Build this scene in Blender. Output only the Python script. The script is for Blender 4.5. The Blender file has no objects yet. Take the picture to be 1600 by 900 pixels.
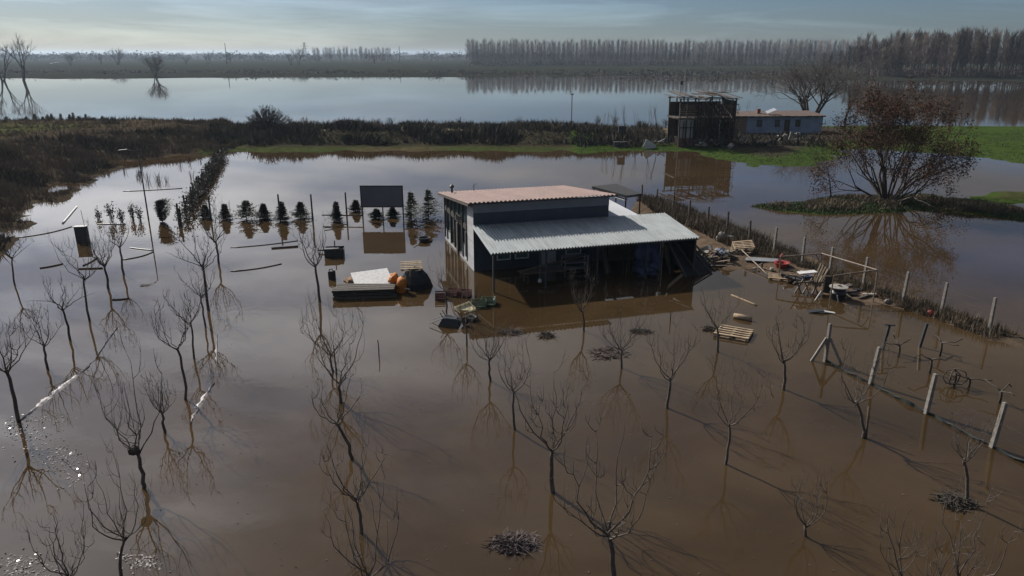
import bpy, math, random
import numpy as np
from mathutils import Vector, Matrix, noise
R = math.radians
rng = random.Random(7)
sc = bpy.context.scene
col = sc.collection

# ------------------------------------------------------------------ camera, sky, sun, exposure
CAM_H, FPX = 12.0, 1142.0
PITCH = math.atan((450 - 84) / FPX)
cam = bpy.data.cameras.new('camera'); co = bpy.data.objects.new('camera', cam); col.objects.link(co)
co.location = (0, 0, CAM_H); co.rotation_euler = (math.pi / 2 - PITCH, 0, 0)
cam.sensor_width = 36; cam.lens = 36 * FPX / 1600; cam.clip_start = .1; cam.clip_end = 20000
sc.camera = co

CLOUD_BASE, CLOUD_SUN, VEIL = 3.5, 50.0, .18
SUN_EL, SUN_AZ = 35.0, -41.0          # azimuth measured from +Y, negative = towards -X
w = bpy.data.worlds.new('World'); sc.world = w; w.use_nodes = True
nt = w.node_tree; N = nt.nodes; L = nt.links
bg = N['Background']
sky = N.new('ShaderNodeTexSky'); sky.sky_type = 'NISHITA'; sky.sun_disc = False
sky.sun_elevation = R(SUN_EL); sky.sun_rotation = R(SUN_AZ)
sky.air_density = 1.0; sky.dust_density = .7; sky.ozone_density = 4.0
tc = N.new('ShaderNodeTexCoord')
sep = N.new('ShaderNodeSeparateXYZ'); L.new(tc.outputs['Generated'], sep.inputs[0])
def wm(op, a, b=None, clamp=False):
    n = N.new('ShaderNodeMath'); n.operation = op; n.use_clamp = clamp
    for i, v in enumerate((a, b)):
        if v is None: continue
        if isinstance(v, (int, float)): n.inputs[i].default_value = v
        else: L.new(v, n.inputs[i])
    return n.outputs[0]
zz = wm('ADD', wm('MAXIMUM', sep.outputs['Z'], 0.0), 0.10)
cmb = N.new('ShaderNodeCombineXYZ')
L.new(wm('DIVIDE', sep.outputs['X'], zz), cmb.inputs[0]); L.new(wm('DIVIDE', sep.outputs['Y'], zz), cmb.inputs[1])
mp = N.new('ShaderNodeMapping'); mp.inputs['Location'].default_value = (3.1, 0.55, 0); mp.inputs['Scale'].default_value = (.62, 1.0, 1)
L.new(cmb.outputs[0], mp.inputs[0])
nz = N.new('ShaderNodeTexNoise'); nz.inputs['Scale'].default_value = 0.62; nz.inputs['Detail'].default_value = 7; nz.inputs['Roughness'].default_value = .56
nz.inputs['Distortion'].default_value = .35
L.new(mp.outputs[0], nz.inputs['Vector'])
rp = N.new('ShaderNodeValToRGB'); rp.color_ramp.elements[0].position = .45; rp.color_ramp.elements[1].position = .60
L.new(nz.outputs['Fac'], rp.inputs[0])
sd = Vector((math.sin(R(SUN_AZ)) * math.cos(R(SUN_EL)), math.cos(R(SUN_AZ)) * math.cos(R(SUN_EL)), math.sin(R(SUN_EL))))
# thin broken cloud deck above the hazy horizon; cloud is brighter the closer it stands to the sun
dp = N.new('ShaderNodeVectorMath'); dp.operation = 'DOT_PRODUCT'; L.new(tc.outputs['Generated'], dp.inputs[0]); dp.inputs[1].default_value = sd
ph = wm('ADD', wm('MULTIPLY', wm('POWER', wm('MAXIMUM', dp.outputs['Value'], 0.0), 6.0), CLOUD_SUN), wm('ADD', wm('MULTIPLY', wm('POWER', wm('MAXIMUM', dp.outputs['Value'], 0.0), 45.0), 110.0), CLOUD_BASE))
cc = N.new('ShaderNodeVectorMath'); cc.operation = 'SCALE'; cc.inputs[0].default_value = (.97, .985, 1.03); L.new(ph, cc.inputs['Scale'])
deck = N.new('ShaderNodeMapRange'); deck.interpolation_type = 'SMOOTHSTEP'
deck.inputs[1].default_value = .025; deck.inputs[2].default_value = .18; L.new(sep.outputs['Z'], deck.inputs[0])
cf = wm('MULTIPLY', wm('ADD', wm('MULTIPLY', rp.outputs[0], 1 - VEIL), VEIL), deck.outputs[0])
tint = N.new('ShaderNodeMix'); tint.data_type = 'RGBA'; tint.blend_type = 'MULTIPLY'; tint.inputs['Factor'].default_value = 1
L.new(sky.outputs[0], tint.inputs['A']); tint.inputs['B'].default_value = (.76, .895, 1.12, 1)
st = N.new('ShaderNodeMapping'); st.inputs['Scale'].default_value = (1.6, 1.6, 17); L.new(tc.outputs['Generated'], st.inputs[0])
sn = N.new('ShaderNodeTexNoise'); sn.inputs['Scale'].default_value = 1.7; sn.inputs['Detail'].default_value = 8; sn.inputs['Roughness'].default_value = .6; sn.inputs['Distortion'].default_value = .5; L.new(st.outputs[0], sn.inputs['Vector'])
sr = N.new('ShaderNodeMapRange'); sr.inputs[1].default_value = .45; sr.inputs[2].default_value = .72; sr.inputs[3].default_value = .86; sr.inputs[4].default_value = 1.30; L.new(sn.outputs['Fac'], sr.inputs[0])
cir = N.new('ShaderNodeVectorMath'); cir.operation = 'SCALE'; L.new(tint.outputs['Result'], cir.inputs[0]); L.new(sr.outputs[0], cir.inputs['Scale'])
mixc = N.new('ShaderNodeMix'); mixc.data_type = 'RGBA'
L.new(cf, mixc.inputs['Factor']); L.new(cir.outputs[0], mixc.inputs['A']); L.new(cc.outputs[0], mixc.inputs['B'])
L.new(mixc.outputs['Result'], bg.inputs['Color']); bg.inputs['Strength'].default_value = .051

sl = bpy.data.lights.new('sun', 'SUN'); sl.energy = 5.0; sl.angle = R(.53); sl.color = (1, .93, .83)
so = bpy.data.objects.new('sun', sl); col.objects.link(so)
sd = Vector((math.sin(R(SUN_AZ)) * math.cos(R(SUN_EL)), math.cos(R(SUN_AZ)) * math.cos(R(SUN_EL)), math.sin(R(SUN_EL))))
so.rotation_euler = sd.to_track_quat('Z', 'Y').to_euler()
so.location = sd * 100
vs = sc.view_settings; vs.view_transform = 'Standard'; vs.look = 'None'; vs.exposure = 0.14; vs.gamma = 1; vs.use_curve_mapping = False
sc.cycles.max_bounces = 6; sc.cycles.volume_bounces = 0; sc.cycles.transparent_max_bounces = 8
sc.cycles.use_denoising = True; sc.cycles.caustics_reflective = False; sc.cycles.caustics_refractive = False

# ------------------------------------------------------------------ survey: photo sight lines met with the water level
CP, SP = math.cos(PITCH), math.sin(PITCH)
def G(px, py, z=0.0):
    u, v = (px - 800) / FPX, (450 - py) / FPX
    t = (z - CAM_H) / (-SP + v * CP)
    return Vector((u * t, (CP + v * SP) * t, z))
def ZT(p, py):                      # height above p that shows at picture row py
    v = (450 - py) / FPX
    return CAM_H + p.y * (v * CP - SP) / (CP + v * SP)
def MPP(p): return (p.y * CP + (CAM_H - p.z) * SP) / FPX

# ------------------------------------------------------------------ materials
MATS = {}
def mat(name, c1, c2=None, rough=.8, scale=4.0, metal=0.0, bump=0.0, bscale=None, detail=4, spec=.5, pos=(.35, .65), rand=0.0, runs=None):
    if name in MATS: return MATS[name]
    m = bpy.data.materials.new(name); m.use_nodes = True; n = m.node_tree.nodes; l = m.node_tree.links
    b = n['Principled BSDF']; b.inputs['Roughness'].default_value = rough; b.inputs['Metallic'].default_value = metal
    b.inputs['Specular IOR Level'].default_value = spec
    t = n.new('ShaderNodeTexCoord')
    if c2 is None: c2 = tuple(x * .7 for x in c1)
    nn = n.new('ShaderNodeTexNoise'); nn.inputs['Scale'].default_value = scale; nn.inputs['Detail'].default_value = detail
    l.new(t.outputs['Object'], nn.inputs['Vector'])
    r = n.new('ShaderNodeValToRGB'); r.color_ramp.elements[0].position = pos[0]; r.color_ramp.elements[1].position = pos[1]
    r.color_ramp.elements[0].color = (*c1, 1); r.color_ramp.elements[1].color = (*c2, 1)
    l.new(nn.outputs['Fac'], r.inputs[0]); out_c = r.outputs[0]
    if runs:
        mpn = n.new('ShaderNodeMapping'); mpn.inputs['Scale'].default_value = (5, .35, 5) ; l.new(t.outputs['Object'], mpn.inputs[0])
        n3_ = n.new('ShaderNodeTexNoise'); n3_.inputs['Scale'].default_value = 1.0; n3_.inputs['Detail'].default_value = 6; l.new(mpn.outputs[0], n3_.inputs['Vector'])
        r3 = n.new('ShaderNodeMapRange'); r3.inputs[1].default_value = .45; r3.inputs[2].default_value = .75; r3.inputs[4].default_value = .75; l.new(n3_.outputs['Fac'], r3.inputs[0])
        m3 = n.new('ShaderNodeMix'); m3.data_type = 'RGBA'; l.new(r3.outputs[0], m3.inputs['Factor']); l.new(out_c, m3.inputs['A']); m3.inputs['B'].default_value = (*runs, 1); out_c = m3.outputs['Result']
    if rand:
        oi = n.new('ShaderNodeObjectInfo'); r4 = n.new('ShaderNodeMapRange'); r4.inputs[3].default_value = 1-rand; r4.inputs[4].default_value = 1+rand; l.new(oi.outputs['Random'], r4.inputs[0])
        m4 = n.new('ShaderNodeMix'); m4.data_type = 'RGBA'; m4.blend_type = 'MULTIPLY'; m4.inputs['Factor'].default_value = 1; l.new(out_c, m4.inputs['A']); l.new(r4.outputs[0], m4.inputs['B']); out_c = m4.outputs['Result']
    l.new(out_c, b.inputs['Base Color'])
    if bump:
        n2 = n.new('ShaderNodeTexNoise'); n2.inputs['Scale'].default_value = bscale or scale * 4; n2.inputs['Detail'].default_value = 4
        l.new(t.outputs['Object'], n2.inputs['Vector'])
        bp = n.new('ShaderNodeBump'); bp.inputs['Strength'].default_value = bump; bp.inputs['Distance'].default_value = .05
        l.new(n2.outputs['Fac'], bp.inputs['Height']); l.new(bp.outputs[0], b.inputs['Normal'])
    MATS[name] = m; return m
bark = mat('orchard_bark', (.07, .056, .047), (.13, .11, .094), .85, 9, bump=.5)
bark_far = mat('grey_bark', (.10, .085, .075), (.16, .14, .125), .9, 3)
bark_pop = mat('poplar_bark', (.22, .20, .185), (.32, .30, .28), .9, .4, rand=.25)
bark_wood = mat('plantation_bark', (.10, .077, .064), (.16, .125, .10), .9, .3, rand=.25)
bark_dark = mat('dark_bark', (.045, .036, .03), (.08, .066, .055), .9, 5)
leaf_brown = mat('withered_leaves', (.085, .044, .027), (.042, .027, .019), .9, .6, spec=.05)
needles = mat('spruce_needles', (.014, .028, .020), (.03, .05, .034), .7, 5)
needles2 = mat('cypress_foliage', (.012, .022, .018), (.022, .036, .026), .7, 6)
scrub = mat('dry_scrub', (.10, .078, .052), (.17, .13, .085), .9, .35)
hedge = mat('dark_scrub', (.035, .034, .024), (.085, .07, .046), .9, .25)
grassm = mat('grass_blades', (.034, .056, .014), (.06, .085, .024), .8, .5)
reed = mat('dry_reeds', (.16, .12, .075), (.09, .065, .042), .9, 1)
concrete = mat('weathered_concrete', (.27, .25, .22), (.17, .155, .135), .9, 5, bump=.5, bscale=30)
wood = mat('weathered_wood', (.20, .155, .11), (.11, .085, .06), .85, 6, bump=.3, rand=.35)
wood_pale = mat('pallet_wood', (.36, .27, .17), (.22, .16, .10), .8, 5, bump=.3, rand=.3)
wood_dark = mat('dark_timber', (.045, .037, .03), (.075, .06, .048), .85, 4, bump=.3, rand=.35)
steel_dark = mat('dark_painted_steel', (.03, .032, .036), (.05, .05, .053), .5, 4, metal=.0)
steel_pipe = mat('rusty_pipe', (.22, .17, .13), (.12, .085, .06), .6, 6)
black_pl = mat('black_plastic', (.014, .015, .017), (.025, .026, .028), .45, 4)
white_pl = mat('white_plastic', (.62, .62, .60), (.48, .48, .46), .5, 5)
red_pl = mat('red_plastic', (.34, .035, .03), (.24, .03, .025), .45, 6)
crate_red = mat('dark_red_crate', (.10, .022, .022), (.06, .016, .016), .5, 6)
crate_green = mat('green_crate', (.055, .10, .055), (.03, .055, .03), .5, 6)
crate_cream = mat('cream_crate', (.52, .47, .30), (.42, .37, .22), .55, 6)
blue_tarp = mat('blue_tarp', (.05, .075, .16), (.03, .045, .10), .5, 3, bump=.6, bscale=6)
dark_net = mat('dark_shade_net', (.012, .014, .016), (.022, .024, .026), .9, 3, bump=.4, bscale=8)
orange_sack = mat('orange_net_sack', (.62, .21, .012), (.42, .12, .008), .6, 9, bump=.6, bscale=25)
straw = mat('brown_straw', (.22, .13, .06), (.13, .08, .04), .9, 9, bump=.6)
rubble = mat('pale_rubble', (.34, .32, .29), (.18, .165, .15), .9, 6, bump=.4)
brick_red = mat('red_rubble', (.25, .11, .09), (.16, .08, .065), .9, 6, bump=.4)
plaster = mat('white_plaster', (.50, .51, .53), (.40, .41, .43), .85, 1.2, bump=.15, runs=(.30, .29, .27))
panel_blue = mat('navy_wall_panel', (.020, .036, .056), (.034, .052, .074), .55, 1.6, runs=(.035, .038, .042))
panel_grey = mat('grey_wall_panel', (.20, .22, .25), (.16, .18, .20), .6, 1)
roof_pink = mat('faded_red_roof_sheet', (.26, .165, .14), (.19, .125, .108), .75, 1.3, rand=.10, runs=(.17, .12, .10))
roof_white = mat('zinc_roof_sheet', (.36, .395, .405), (.30, .335, .345), .65, .8, rand=.06, runs=(.22, .23, .23))
roof_grey = mat('grey_roof_sheet', (.34, .36, .40), (.28, .30, .33), .6, .7)
roof_rust = mat('brown_tile_roof', (.13, .085, .065), (.08, .055, .045), .9, 2, bump=.6)
glass = mat('window_glass', (.02, .03, .032), (.03, .042, .044), .06, 2)
glass_green = mat('greenish_window_glass', (.06, .13, .12), (.045, .10, .095), .08, 2)
pale_blue = mat('pale_blue_wall', (.26, .32, .42), (.19, .24, .33), .85, 1, bump=.2)
screen_m = mat('slate_screen_sheet', (.115, .125, .155), (.095, .105, .135), .6, .8)
vine_dark = mat('dark_creeper', (.03, .026, .02), (.06, .05, .037), .9, 1.2)
pinkish = mat('pink_brush', (.12, .09, .088), (.045, .035, .033), .9, 5)
metal_pale = mat('galvanised_metal', (.42, .44, .46), (.33, .35, .37), .35, 3, metal=.5)

# ------------------------------------------------------------------ mesh helpers
class MB:
    def __init__(s): s.v = []; s.f = []
    def quadbox(s, c, ax, ay, az):      # centre and three half-axes
        c, ax, ay, az = map(Vector, (c, ax, ay, az)); k = len(s.v)
        for sx, sy, sz in ((-1,-1,-1),(1,-1,-1),(1,1,-1),(-1,1,-1),(-1,-1,1),(1,-1,1),(1,1,1),(-1,1,1)):
            s.v.append(c + ax*sx + ay*sy + az*sz)
        s.f += [tuple(k+i for i in q) for q in ((3,2,1,0),(4,5,6,7),(0,1,5,4),(1,2,6,5),(2,3,7,6),(3,0,4,7))]
        return s
    def box(s, x0, x1, y0, y1, z0, z1):
        return s.quadbox(((x0+x1)/2,(y0+y1)/2,(z0+z1)/2), ((x1-x0)/2,0,0), (0,(y1-y0)/2,0), (0,0,(z1-z0)/2))
    def bar(s, a, b, w, h=None, up=(0,0,1)):
        a, b = Vector(a), Vector(b); d = b - a; ln = d.length; d.normalize()
        up = Vector(up)
        if abs(d.dot(up)) > .98: up = Vector((0,1,0))
        x = d.cross(up).normalized(); y = x.cross(d)
        return s.quadbox((a+b)/2, d*ln/2, x*w/2, y*(h or w)/2)
    def tube(s, pts, rad, n=5, cap=True):
        pts = [Vector(p) for p in pts]
        if isinstance(rad, (int, float)): rad = [rad]*len(pts)
        k0 = len(s.v); ref = None
        for i, p in enumerate(pts):
            d = (pts[min(i+1, len(pts)-1)] - pts[max(i-1, 0)])
            if d.length < 1e-6: d = Vector((0,0,1))
            d.normalize()
            if ref is None:
                ref = d.orthogonal().normalized()
            x = (ref - d*ref.dot(d))
            x = x.normalized() if x.length > 1e-5 else d.orthogonal().normalized()
            ref = x; y = d.cross(x)
            for j in range(n):
                a = 2*math.pi*j/n
                s.v.append(p + (x*math.cos(a) + y*math.sin(a))*rad[i])
        for i in range(len(pts)-1):
            for j in range(n):
                a = k0+i*n+j; b = k0+i*n+(j+1) % n
                s.f.append((a, b, b+n, a+n))
        if cap and n > 2:
            s.f.append(tuple(k0+n-1-j for j in range(n))); e = k0+(len(pts)-1)*n
            s.f.append(tuple(e+j for j in range(n)))
        return s
    def tri(s, a, b, c):
        k = len(s.v); s.v += [Vector(a), Vector(b), Vector(c)]; s.f.append((k, k+1, k+2)); return s
    def quad(s, a, b, c, d):
        k = len(s.v); s.v += [Vector(a), Vector(b), Vector(c), Vector(d)]; s.f.append((k, k+1, k+2, k+3)); return s
    def lathe(s, prof, n=12, c=(0,0,0)):
        k = len(s.v); c = Vector(c)
        for r, z in prof:
            for j in range(n):
                a = 2*math.pi*j/n; s.v.append(c + Vector((r*math.cos(a), r*math.sin(a), z)))
        for i in range(len(prof)-1):
            for j in range(n):
                a = k+i*n+j; b = k+i*n+(j+1) % n; s.f.append((a, b, b+n, a+n))
        s.f.append(tuple(k+n-1-j for j in range(n))); e = k+(len(prof)-1)*n; s.f.append(tuple(e+j for j in range(n)))
        return s
    def blob(s, c, rx, ry, rz, n=9, m=6, jit=.2, rg=rng):   # lumpy mound
        k = len(s.v); c = Vector(c)
        for i in range(m+1):
            t = math.pi*i/m
            for j in range(n):
                a = 2*math.pi*j/n; q = 1 + rg.uniform(-jit, jit)
                s.v.append(c + Vector((rx*math.sin(t)*math.cos(a)*q, ry*math.sin(t)*math.sin(a)*q, rz*math.cos(t)*(1+rg.uniform(-jit, jit)*.5))))
        for i in range(m):
            for j in range(n):
                a = k+i*n+j; b = k+i*n+(j+1) % n; s.f.append((a, a+n, b+n, b))
        return s
    def mesh(s, name, m, smooth=False):
        me = bpy.data.meshes.new(name); me.from_pydata([tuple(v) for v in s.v], [], s.f)
        me.materials.append(m)
        if smooth: me.polygons.foreach_set('use_smooth', [True]*len(me.polygons))
        me.update(); return me
    def build(s, name, m, parent=None, smooth=False):
        o = bpy.data.objects.new(name, s.mesh(name, m, smooth)); col.objects.link(o)
        if parent is not None: o.parent = parent
        return o
def put(name, me, parent=None, loc=None, rot=None):
    o = bpy.data.objects.new(name, me); col.objects.link(o)
    if parent is not None: o.parent = parent
    if loc is not None: o.location = loc
    if rot is not None: o.rotation_euler = rot
    return o
def tag(o, label=None, cat=None, group=None, kind=None):
    if label: o['label'] = label
    if cat: o['category'] = cat
    if group: o['group'] = group
    if kind: o['kind'] = kind
    return o
def thing(name, label, cat, loc=(0,0,0), rz=0.0, group=None):
    o = bpy.data.objects.new(name, None); col.objects.link(o); o.empty_display_size = .2
    o.location = loc; o.rotation_euler = (0, 0, rz)
    return tag(o, label, cat, group)
def copy_tree(o, parent=None):
    c = o.copy(); col.objects.link(c); c.parent = parent
    for ch in list(o.children): copy_tree(ch, c)
    return c

# ------------------------------------------------------------------ ground: one sheet out to the horizon
def poly(pts): return np.array([G(*p)[:2] for p in pts])
def sdist(X, Y, P):                  # signed distance to polygon, positive inside
    d = np.full(X.shape, 1e18); ins = np.zeros(X.shape, bool); n = len(P)
    for i in range(n):
        a, b = P[i], P[(i+1) % n]; e = b - a
        t = np.clip(((X-a[0])*e[0] + (Y-a[1])*e[1])/(e@e + 1e-9), 0, 1)
        d = np.minimum(d, (X-a[0]-t*e[0])**2 + (Y-a[1]-t*e[1])**2)
        c = (a[1] > Y) != (b[1] > Y)
        with np.errstate(divide='ignore', invalid='ignore'):
            ins ^= c & (X < (b[0]-a[0])*(Y-a[1])/(b[1]-a[1]+1e-12) + a[0])
    d = np.sqrt(d); return np.where(ins, d, -d)
def wp(*pts): return np.array(pts, float)
P_left = np.vstack([poly([(-260,560),(-60,440),(0,396),(22,372),(62,334),(132,290),(205,252),(280,243),(352,238)]), wp((-34,126),(-140,126))])
P_levee = np.vstack([poly([(335,240),(420,238),(700,236),(925,238),(1040,234)]), wp((24,119),(14,122),(-45,126))])
P_yard = np.vstack([poly([(905,240),(960,236),(1060,237),(1180,262),(1290,258),(1340,232),(1460,240),(1530,246),(1600,256),(1900,290)]), wp((125,80),(140,128),(60,131),(10,124))])
P_isle = poly([(1150,322),(1250,313),(1330,306),(1440,305),(1540,314),(1640,334),(1640,352),(1520,333),(1440,330),(1360,334),(1290,335),(1225,330)])
P_isle2 = poly([(1470,310),(1600,299),(1700,300),(1700,328),(1600,320),(1530,318)])
P_ridge = poly([(985,330),(1000,311),(1050,322),(1110,343),(1172,368),(1212,380),(1256,398),(1300,412),(1352,434),(1414,456),(1474,478),(1550,506),(1640,538),(1640,556),(1560,536),(1500,514),(1420,486),(1330,462),(1240,430),(1190,418),(1140,424),(1090,400),(1060,380)])
P_mud = poly([(1075,372),(1130,372),(1220,400),(1330,440),(1420,476),(1330,478),(1240,452),(1180,424),(1120,420),(1085,405)])
def fbm(X, Y, s, seed=0.0, octv=4):
    out = np.empty(X.size)
    for i, (x, y) in enumerate(zip(X.ravel(), Y.ravel())):
        out[i] = noise.fractal(Vector((x*s + seed, y*s - seed, seed)), 1.0, 2.0, octv)
    return out.reshape(X.shape)
xs = np.concatenate([-np.geomspace(6000, 78, 40), np.arange(-75, 75.1, .7), np.geomspace(78, 6000, 40)])
ys = np.concatenate([np.arange(-60, 26, 8), np.arange(27, 132, .7), np.arange(134, 480, 5), np.geomspace(486, 9000, 50)])
GX, GY = np.meshgrid(xs, ys)
n1 = fbm(GX, GY, .22, 3.1); n2 = fbm(GX, GY, .035, 8.7); n3 = fbm(GX, GY, .9, 5.2, 3)
sm = lambda d, wd: (lambda t: t*t*(3-2*t))(np.clip(d/wd, 0, 1))
near = (GY < 140)
jd = n1*.9*np.clip(GY/70, .4, 1.3)
dl = sdist(GX, GY, P_left) + jd; dv = sdist(GX, GY, P_levee) + jd*.8; dy = sdist(GX, GY, P_yard) + jd*.7
di = np.maximum(sdist(GX, GY, P_isle), sdist(GX, GY, P_isle2)) + n1*.9; dr = sdist(GX, GY, P_ridge) + n1*.45 + n3*.1; dm = sdist(GX, GY, P_mud) + n1*.8
Z = np.full(GX.shape, -.6) + n2*.1
lift = lambda d, top, wd, edge=.5: np.where(d > -edge*4, -.6 + .6*sm(d+edge*4, edge*4) + top*sm(d, wd), -.6)
Z = np.maximum(Z, lift(dl, 2.5, 15) + np.where(dl > 0, n1*.35, 0))
crest = np.minimum(sm(dv-3.2, 8.0), 1)
Z = np.maximum(Z, lift(dv, .25, 3) + np.where(dv > 0, crest*1.25 + n1*.12, 0))
Z = np.maximum(Z, lift(dy, .45, 7) + np.where(dy > 0, n1*.08, 0))
Z = np.maximum(Z, lift(di, .28, 2.2, .4) + np.where(di > 0, n1*.08, 0))
Z = np.maximum(Z, lift(dr, .26, 1.0, .3) + np.where(dr > 0, n3*.05, 0))
Z = np.maximum(Z, lift(dm, .05, 1.5, .3) + np.where(dm > 0, n3*.03 - .012, 0))
# far shore
fs = 418 + n2*26 + 14*np.sin(GX/60.) - np.clip((GX-90)/40, 0, 1)*60 - np.clip((-GX-140)/60, 0, 1)*40
fd = GY - fs
far = np.where(fd > -40, -.6 + .6*sm(fd+8, 8) + 1.1*sm(fd, 50) + np.where(fd > 60, n2*.5, 0), -.6)
slough = np.exp(-((fd-33)/9.)**2)*1.3*np.clip((GX+130)/60, 0, 1)*np.clip((130-GX)/40, 0, 1)
far = far - slough
Z = np.where(GY > 250, np.maximum(Z, far), Z)
ny, nx = GX.shape
verts = np.stack([GX, GY, Z], -1).reshape(-1, 3)
idx = np.arange(ny*nx).reshape(ny, nx)
faces = np.stack([idx[:-1,:-1], idx[:-1,1:], idx[1:,1:], idx[1:,:-1]], -1).reshape(-1, 4)
me = bpy.data.meshes.new('ground')
me.vertices.add(len(verts)); me.vertices.foreach_set('co', verts.ravel())
me.loops.add(faces.size); me.loops.foreach_set('vertex_index', faces.ravel())
me.polygons.add(len(faces)); me.polygons.foreach_set('loop_start', np.arange(0, faces.size, 4)); me.polygons.foreach_set('loop_total', np.full(len(faces), 4))
me.update(); me.validate()
me.polygons.foreach_set('use_smooth', [True]*len(me.polygons))
# what covers the soil
C = np.zeros(GX.shape + (3,)); C[:] = (.085, .065, .045)
def cover(mask, c, k=1.0):
    global C
    mk = np.clip(mask, 0, 1)[..., None]*k; C = C*(1-mk) + np.array(c)*mk
cover((dl > -1)*1.0, (.065, .052, .036))
cover(sm(dl-17, 6)*(n1*.5+.9), (.075, .08, .032))
cover((dv > -1)*1.0, (.05, .062, .022)); cover(sm(dv-2.2, 1.6), (.045, .04, .026)); cover(sm(dv-11.5, 1)*sm(124-GY, 3), (.24, .20, .15))
cover(sm(.5-np.abs(GX+15)/16., .3)*(dv > -1)*(dv < 2.5), (.085, .065, .04), .8)
cover((dy > -1)*1.0, (.045, .072, .018)); cover((dy > 0)*np.clip((58-GX)/6, 0, 1)*sm(dy-4, 2.5), (.05, .043, .032))
cover((dy > 0)*np.clip((27-GX)/5, 0, 1)*sm(GY-108, 3), (.26, .21, .155))
cover((di > -.6)*1.0, (.04, .066, .016)); cover(sm(di-.8+n1*1.3, .8), (.055, .05, .026), .7)
cover((dr > -.5)*1.0, (.085, .064, .045)); cover((dm > -.5)*1.0, (.12, .088, .062))
cover((GY > 250)*1.0, (.028, .030, .024)); cover(((GY > 250)*np.clip(n2*2, 0, 1)), (.045, .038, .028), .8)
cover((GY > 520)*np.clip(np.sin(GY/37.+n2*2)*1.5, 0, 1), (.026, .034, .02), .8)
at = me.attributes.new('cover', 'FLOAT_COLOR', 'POINT')
at.data.foreach_set('color', np.concatenate([C, np.ones(C.shape[:2]+(1,))], -1).astype(np.float32).ravel())
gm = bpy.data.materials.new('soil_and_turf'); gm.use_nodes = True; n = gm.node_tree.nodes; l = gm.node_tree.links
b = n['Principled BSDF']; b.inputs['Roughness'].default_value = .9; b.inputs['Specular IOR Level'].default_value = .0
a = n.new('ShaderNodeAttribute'); a.attribute_name = 'cover'
t = n.new('ShaderNodeTexCoord')
q = n.new('ShaderNodeTexNoise'); q.inputs['Scale'].default_value = 1.3; q.inputs['Detail'].default_value = 8; q.inputs['Roughness'].default_value = .7; l.new(t.outputs['Object'], q.inputs['Vector'])
mr = n.new('ShaderNodeMapRange'); mr.inputs[1].default_value = .3; mr.inputs[2].default_value = .7; mr.inputs[3].default_value = .55; mr.inputs[4].default_value = 1.35; l.new(q.outputs['Fac'], mr.inputs[0])
mx = n.new('ShaderNodeMix'); mx.data_type = 'RGBA'; mx.blend_type = 'MULTIPLY'; mx.inputs['Factor'].default_value = 1
l.new(a.outputs['Color'], mx.inputs['A']); l.new(mr.outputs[0], mx.inputs['B']); l.new(mx.outputs['Result'], b.inputs['Base Color'])
bp = n.new('ShaderNodeBump'); bp.inputs['Strength'].default_value = .8; bp.inputs['Distance'].default_value = .15; l.new(q.outputs['Fac'], bp.inputs['Height']); l.new(bp.outputs[0], b.inputs['Normal'])
me.materials.append(gm)
ground = bpy.data.objects.new('ground', me); col.objects.link(ground); tag(ground, kind='structure')
def HT(x, y):                        # terrain height under a point
    i = min(max(int(np.searchsorted(xs, x)), 1), nx-1); j = min(max(int(np.searchsorted(ys, y)), 1), ny-1)
    tx = (x-xs[i-1])/(xs[i]-xs[i-1]); ty = (y-ys[j-1])/(ys[j]-ys[j-1])
    return float((Z[j-1,i-1]*(1-tx)+Z[j-1,i]*tx)*(1-ty) + (Z[j,i-1]*(1-tx)+Z[j,i]*tx)*ty)
def GL(px, py):                      # where a sight line meets land or water
    z = 0.0
    for _ in range(8): p = G(px, py, z); z = max(0.0, HT(p.x, p.y))
    return G(px, py, z)

# ------------------------------------------------------------------ flood water
wmat = bpy.data.materials.new('muddy_flood_water'); wmat.use_nodes = True; n = wmat.node_tree.nodes; l = wmat.node_tree.links
b = n['Principled BSDF']; b.inputs['Roughness'].default_value = .015; b.inputs['IOR'].default_value = 1.33
t = n.new('ShaderNodeTexCoord')
q = n.new('ShaderNodeTexNoise'); q.inputs['Scale'].default_value = .16; q.inputs['Detail'].default_value = 7; q.inputs['Roughness'].default_value = .62; q.inputs['Distortion'].default_value = .8; l.new(t.outputs['Object'], q.inputs['Vector'])
r = n.new('ShaderNodeValToRGB'); r.color_ramp.elements[0].position = .35; r.color_ramp.elements[1].position = .68
r.color_ramp.elements[0].color = (.037, .0235, .0108, 1); r.color_ramp.elements[1].color = (.060, .0385, .0185, 1)
l.new(q.outputs['Fac'], r.inputs[0]); l.new(r.outputs[0], b.inputs['Base Color'])
q1 = n.new('ShaderNodeTexNoise'); q1.inputs['Scale'].default_value = 2.2; q1.inputs['Detail'].default_value = 3; l.new(t.outputs['Object'], q1.inputs['Vector'])
q2 = n.new('ShaderNodeTexNoise'); q2.inputs['Scale'].default_value = .11; q2.inputs['Detail'].default_value = 3; l.new(t.outputs['Object'], q2.inputs['Vector'])
r2 = n.new('ShaderNodeMapRange'); r2.inputs[1].default_value = .42; r2.inputs[2].default_value = .7; r2.inputs[3].default_value = .006; r2.inputs[4].default_value = .06; l.new(q2.outputs['Fac'], r2.inputs[0])
bp = n.new('ShaderNodeBump'); bp.inputs['Distance'].default_value = .05; l.new(r2.outputs[0], bp.inputs['Strength']); l.new(q1.outputs['Fac'], bp.inputs['Height']); l.new(bp.outputs[0], b.inputs['Normal'])
wb = MB(); wb.quad((-9000,-300,0),(9000,-300,0),(9000,9000,0),(-9000,9000,0))
water = wb.build('flood_water', wmat); tag(water, kind='structure')

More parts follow.
